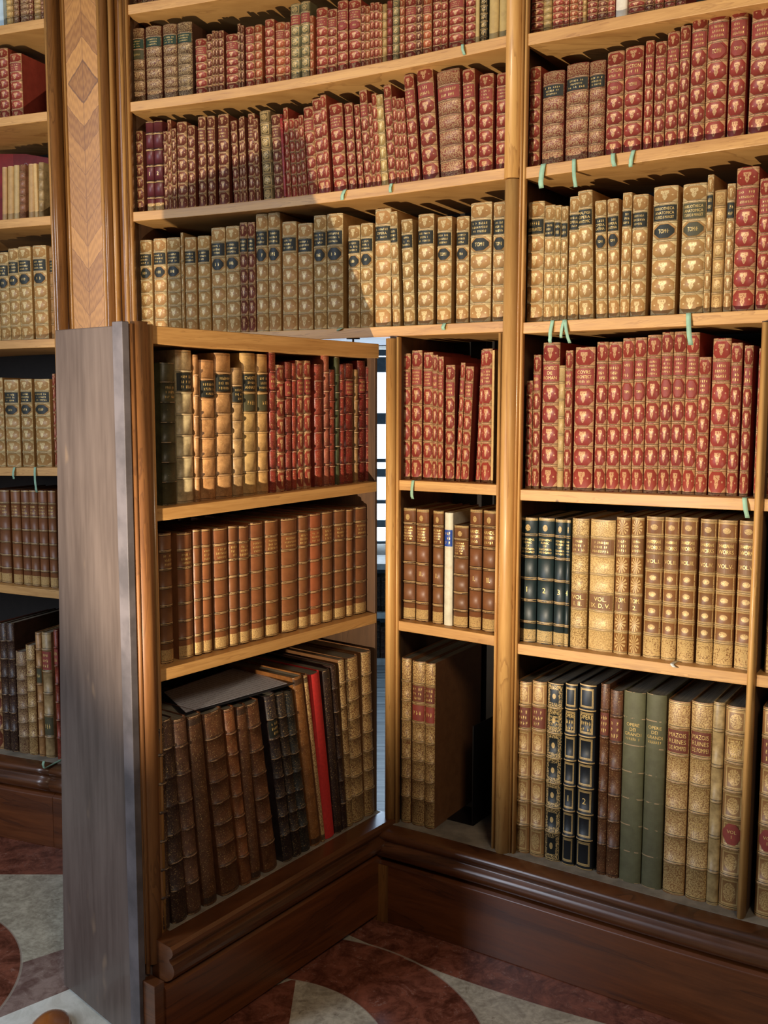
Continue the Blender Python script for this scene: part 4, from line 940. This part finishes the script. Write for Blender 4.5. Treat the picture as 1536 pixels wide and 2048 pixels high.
row("open door's middle shelf", 'books on the middle shelf of the open door', [(300, 1000, 3.2, [(88, 167, 215, 'c', dict(L='none')), (203, 296, 210, 'c', dict(L='none')), (298, 343, 190, 'c'), (346, 412, 187, 'c', dict(L='none')), (426, 520, 180, 'c', dict(L='none')), (521, 579, 168, 'c', dict(L='none')), (581, 653, 167, 'c', dict(L='none')), (655, 744, 145, 'c', dict(L='none', col=(140, 84, 48))), (752, 840, 130, 'c', dict(L='none')), (856, 960, 118, 'c', dict(L='none')), (962, 1029, 100, 'c', dict(L='none')), (1031, 1108, 88, 'c', dict(L='none', col=(160, 88, 50))), (1110, 1182, 75, 'c', dict(L='none')), (1188, 1263, 62, 'c', dict(L='none')), (1265, 1308, 60, 'c'), (1318, 1399, 45, 'c', dict(L='none'))])], None, 5, .03, .30, dframe, z5f)
row("open door's bottom shelf", 'books on the bottom shelf of the open door', [(300, 1300, 3.2, [(72, 140, 25, 62, 500, 'D', dict(dep=.14)), (160, 255, 66, 142, 450, 'D', dict(nb=6, dep=.18)), (260, 345, 150, 247, 440, 'A', dict(col=(112, 74, 54))), (360, 445, 252, 338, 420, 'A', dict(nb=0)), (475, 590, 352, 468, 395, 'A', dict(nb=7)), (600, 662, 470, 558, 375, 'A', dict(nb=7, col=(140, 86, 48))), (664, 722, 562, 618, 360, 'A', dict(nb=0)), (745, 830, 618, 704, 340, 'A', dict(nb=6)), (868, 928, 742, 810, 290, 'D', dict(L='black', nb=7, col=(50, 38, 38))), (931, 983, 812, 870, 280, 'D', dict(nb=7, col=(54, 42, 36))), (985, 1038, 872, 915, 275, 'D', dict(nb=7, col=(44, 44, 42))),
  (1048, 1102, 920, 984, 170, 'E', dict(nb=0, col=(150, 96, 48), words='smooth tan')), (1106, 1127, 986, 1010, 160, 'x', dict(nb=0, words='gold-speckled')), (1130, 1193, 1014, 1112, 150, 'v', dict(words='bright red cloth', red=1)), (1195, 1240, 1116, 1152, 130, 'D', dict(nb=0)), (1242, 1272, 1154, 1198, 100, 'D'), (1274, 1308, 1204, 1256, 60, 'x'), (1312, 1385, 1260, 1344, 45, 'x', dict(nb=7)), (1390, 1450, 1352, 1436, 10, 'x', dict(nb=7))])], None, 6, -.005, .28, dframe, z6f)
for o in list(COL.objects):
    if o.get('label', '').startswith('bright red cloth') or 'bright red cloth' in o.get('label', ''):
        for c in o.children:
            if c.name.startswith('cover'): c.data.materials[0] = M['red_cloth']

# ---------------------------------------------------------------- smaller things
# printed sheet in a dark folder lying on the door's bottom books
a_ = [(322, 1410), (432, 1433), (586, 1366)]
zc = dhit(470, 1415, .0)[1] + .012
def dxy(px, py, z):
    p = floor_pt(px, py, z); v = p - HG; return (-v.dot(DU), -v.dot(DN))
fold = empty('folder', mat=door.matrix_basis @ Matrix.Translation((0, 0, zc)), label='dark flat folder holding a printed grey sheet, lying on leaning books', cat='folder')
q = [dxy(365, 1433, zc), dxy(586, 1369, zc), dxy(478, 1333, zc), dxy(318, 1388, zc)]
def slab(name, q, z0, z1, mat, parent):
    return recalc(mesh_obj(name, [(x, y, z0) for x, y in q] + [(x, y, z1) for x, y in q], [(3, 2, 1, 0), (4, 5, 6, 7), (0, 1, 5, 4), (1, 2, 6, 5), (2, 3, 7, 6), (3, 0, 4, 7)], mat, parent))
slab('folder_board', q, 0, .004, simple('dark_blue_board', (26, 28, 34), .4), fold)
cx = sum(x for x, y in q) / 4; cy = sum(y for x, y in q) / 4
slab('printed_sheet', [(cx + (x - cx) * .92, cy + (y - cy) * .92) for x, y in q], .004, .0046, M['sheet'], fold)
# steel bookend in the niche
ub, _ = hit(960, 1600, -.10); t, n_ = tng(ub), nrm(ub)
be = empty('bookend', P(ub, -.10, .3005), 'black sheet-steel bookend standing beside the gilded folios in the niche', 'bookend')
pa = P(hit(945, 1640, -.10)[0], -.10, 0) - be.location; pa.z = 0
def vslab(name, p0, p1, z0, z1, th, mat, parent):
    dr = (p1 - p0); dr.z = 0; dr.normalize(); nn = Vector((-dr.y, dr.x, 0)) * th
    v = [p0, p1, p1 + nn, p0 + nn]
    return recalc(mesh_obj(name, [(a.x, a.y, z0) for a in v] + [(a.x, a.y, z1) for a in v], [(3, 2, 1, 0), (4, 5, 6, 7), (0, 1, 5, 4), (1, 2, 6, 5), (2, 3, 7, 6), (3, 0, 4, 7)], mat, parent))
vslab('upright_plate', pa, pa - n_ * .16 + t * .01, 0, hit(948, 1453, -.10)[1] - .30, .003, M['black_metal'], be)
MB().box((-.09, -.0, 0), (.003, .12, .002), Matrix(((t.x, -n_.x, 0, pa.x), (t.y, -n_.y, 0, pa.y), (0, 0, 1, 0), (0, 0, 0, 1)))).build('foot_plate', M['black_metal'], be)
# paper slips poking out from under the books
slips = [(925, 88, 929, 110, .008, 'B', 1, "on the middle bookcase's first full shelf, near the black book"), (690, 378, 684, 400, .011, 'B', 2, 'under the red books on the middle bookcase, second full shelf'),
 (783, 372, 781, 385, .009, 'B', 2, "shorter one further right on middle bookcase's second full shelf"), (889, 644, 887, 660, .011, 'B', 3, 'above the narrow niche on the third full shelf edge'), (683, 652, 676, 662, .012, 'B', 3, 'curling off the shelf edge just above the open door'),
 (1087, 326, 1082, 376, .014, 'C', 2, 'longest at the left of the right bookcase second shelf edge'), (1148, 322, 1151, 374, .010, 'C', 2, 'second along the right bookcase second shelf edge'), (1226, 310, 1229, 333, .011, 'C', 2, 'third along the right bookcase second shelf edge'), (1267, 304, 1261, 334, .010, 'C', 2, 'fourth along the right bookcase second shelf edge'),
 (1105, 643, 1100, 686, .010, 'C', 3, 'leftmost on the right bookcase third shelf edge'), (1128, 642, 1122, 676, .008, 'C', 3, 'left half of a crossed pair on the right bookcase third shelf'), (1130, 642, 1139, 686, .009, 'C', 3, 'right half of a crossed pair on the right bookcase third shelf'), (1377, 628, 1381, 690, .012, 'C', 3, 'long one under the thick tan volume marked TOM II'),
 (826, 964, 825, 998, .009, 'D', 4, 'hanging from the top shelf edge of the narrow niche'), (1489, 996, 1495, 1036, .011, 'C', 4, 'at the right end of the right bookcase fourth shelf edge'), (1344, 1322, 1353, 1336, .010, 'C', 5, 'white one on the chipped fifth shelf edge of the right bookcase'),
 (29, 936, 28, 958, .009, 'A', 4, 'left of two on the left bookcase fifth shelf edge'), (70, 936, 74, 985, .009, 'A', 4, 'right and longer of two on the left bookcase fifth shelf edge'), (88, 1508, 88, 1522, .010, 'A', 6, 'stub on the left bookcase bottom ledge')]
for i, (x0, y0, x1, y1, w, bay, r, txt) in enumerate(slips):
    dd = .003 if r < 6 else .082
    ua, _ = hit(x0, y0, dd); ub, zb = hit(x1, y1, dd); zs = SZ[(bay, r)](ua) + .001; t, n_ = tng(ua), nrm(ua)
    rr = random.Random(i); Vv = []; n = 8; base_ = P(ua, 0, zs)
    L0 = [(-.04, 0, 0), (0.0015, 0, .0005)]
    sx = (P(ub, 0, 0) - P(ua, 0, 0)).dot(t)
    for k in range(n + 1):
        f = k / n; L0.append((dd + .006 * sin(f * 3 + rr.uniform(0, .5)) * (.5 + f), sx * f, (zb - zs) * f))
    for (d, s, z) in L0:
        tw = rr.uniform(-.15, .15)
        for sg in (-1, 1): Vv.append(t * (s + sg * w / 2) + n_ * (d + sg * tw * .003) + Vector((0, 0, z)))
    Fs = [(2 * k, 2 * k + 1, 2 * k + 3, 2 * k + 2) for k in range(len(L0) - 1)]
    o = mesh_obj('paper_slip', Vv, Fs, M['ribbon_white'] if 'white' in txt else M['ribbon'], None, True); o.location = base_
    sm = o.modifiers.new('thickness', 'SOLIDIFY'); sm.thickness = .0006; sm.offset = 1
    tag(o, ('paper slip, ' if 'white' in txt else 'pale green paper slip, ') + txt, 'paper slip', 'paper slips under the books')
# pale blue box file and red folder in the left bookcase
ul, _ = hit(-20, 30, -.05); ur, _ = hit(11, 30, -.05); uc = (ul + ur) / 2; t, n_ = tng(uc), nrm(uc); w = (P(ur, 0, 0) - P(ul, 0, 0)).length
bx = empty('box_file', mat=Matrix(((t.x, -n_.x, 0, P(uc, -.04, 0).x), (t.y, -n_.y, 0, P(uc, -.04, 0).y), (0, 0, 1, SZ[('A', 0)](uc) + .001), (0, 0, 0, 1))), label='pale blue box at the far top left corner of the photo', cat='box')
MB().box((-w / 2, 0, 0), (w / 2, .22, .24)).build('case', M['box_blue'], bx); MB().box((-w / 2 - .002, -.002, .2), (w / 2 + .002, .222, .245)).build('lid', M['box_blue'], bx)
zs = SZ[('A', 2)](U(40)); ul, ur = hit(-60, 300, -.09)[0], hit(72, 320, -.09)[0]; uc = (ul + ur) / 2; t, n_ = tng(uc), nrm(uc); w = (P(ur, 0, 0) - P(ul, 0, 0)).length
rf = empty('folder', mat=Matrix(((t.x, -n_.x, 0, P(uc, -.09, 0).x), (t.y, -n_.y, 0, P(uc, -.09, 0).y), (0, 0, 1, zs + .001), (0, 0, 0, 1))), label='red folder rising behind the parchment books, left bookcase third shelf', cat='folder')
zt_ = hit(20, 300, -.09)[1] - zs
recalc(mesh_obj('cover', [(-w / 2, .12, 0), (w / 2, .12, 0), (w / 2, .12, zt_ - .02), (0, .12, zt_ + .015), (-w / 2, .12, zt_ + .03), (-w / 2, .15, 0), (w / 2, .15, 0), (w / 2, .15, zt_ - .02), (0, .15, zt_ + .015), (-w / 2, .15, zt_ + .03)], [(0, 1, 2, 3, 4), (9, 8, 7, 6, 5), (0, 5, 6, 1), (1, 6, 7, 2), (2, 7, 8, 3), (3, 8, 9, 4), (4, 9, 5, 0)], simple('dark_red_board', (120, 24, 20), .6), rf))
mesh_obj('loop_tie', *(lambda pts: ([p for c in pts for p in c], [(3 * k, 3 * k + 1, 3 * k + 4, 3 * k + 3) for k in range(len(pts) - 1)] + [(3 * k + 1, 3 * k + 2, 3 * k + 5, 3 * k + 4) for k in range(len(pts) - 1)] + [(3 * k + 2, 3 * k, 3 * k + 3, 3 * k + 5) for k in range(len(pts) - 1)]))([[(-.0 + .008 * cos(k * pi / 10) + dx, .117 + dy, zt_ - .03 + .012 * sin(k * pi / 10)) for dx, dy in ((0, 0), (.001, 0), (.0005, .001))] for k in range(11)]), M['ribbon_white'], rf)
# small catch under the shelf above the gap
uk, zk = hit(703, 675, 0); ck = empty('door_catch', P(uk, -.01, SZ[('B', 3)](uk) - TH), 'small iron catch under the shelf above the door gap', 'latch')
boxobj('plate', (-.02, -.006, -.003), (.02, .006, 0), M['iron'], ck); boxobj('bolt', (-.003, -.003, -.024), (.003, .003, -.003), M['iron'], ck)
# rounded end of a polished wooden rail close to the camera
pr = floor_pt(97, 2030, .05)
rl = empty('wooden_stand_foot', (pr.x, pr.y, 0), 'rounded orange-brown polished wooden foot at the bottom left corner', 'stand')
rings = []
for zz, rr_ in ((0, .046), (.006, .050), (.014, .050), (.022, .046), (.032, .036), (.042, .022), (.048, .010), (.05, .002)):
    rings.append([(rr_ * 1.0 * cos(2 * pi * k / 28) - .0, rr_ * 1.5 * sin(2 * pi * k / 28), zz) for k in range(28)])
recalc(MB().loft(rings).build('dome', M['orange_wood'], rl, True))
rings = [[(r0 * cos(2 * pi * k / 24), r0 * 1.4 * sin(2 * pi * k / 24), z) for k in range(24)] for r0, z in ((.053, 0), (.053, .006))]
recalc(MB().loft(rings).build('base_ring', M['walnut'], rl))
# books in the far low shelf
for si, zt in enumerate(zs_ := [zy(1226, 5.95), zy(1320, 5.95)]):
    x = -.075; k = 0
    while x < .03:
        rr = random.Random(si * 50 + k); w = rr.uniform(.022, .034); hh = rr.uniform(.19, .215)
        b = make_book(w - .001, hh, .16, lin((rr.randint(40, 80), rr.randint(24, 36), 24)), LM['worn'], 4, label=None, seed=k); b.location = (x + w / 2, 5.99, zt + .0005)
        tag(b, 'dark book on the far white shelf seen through the door gap', 'book', 'dark books in the room behind'); x += w; k += 1
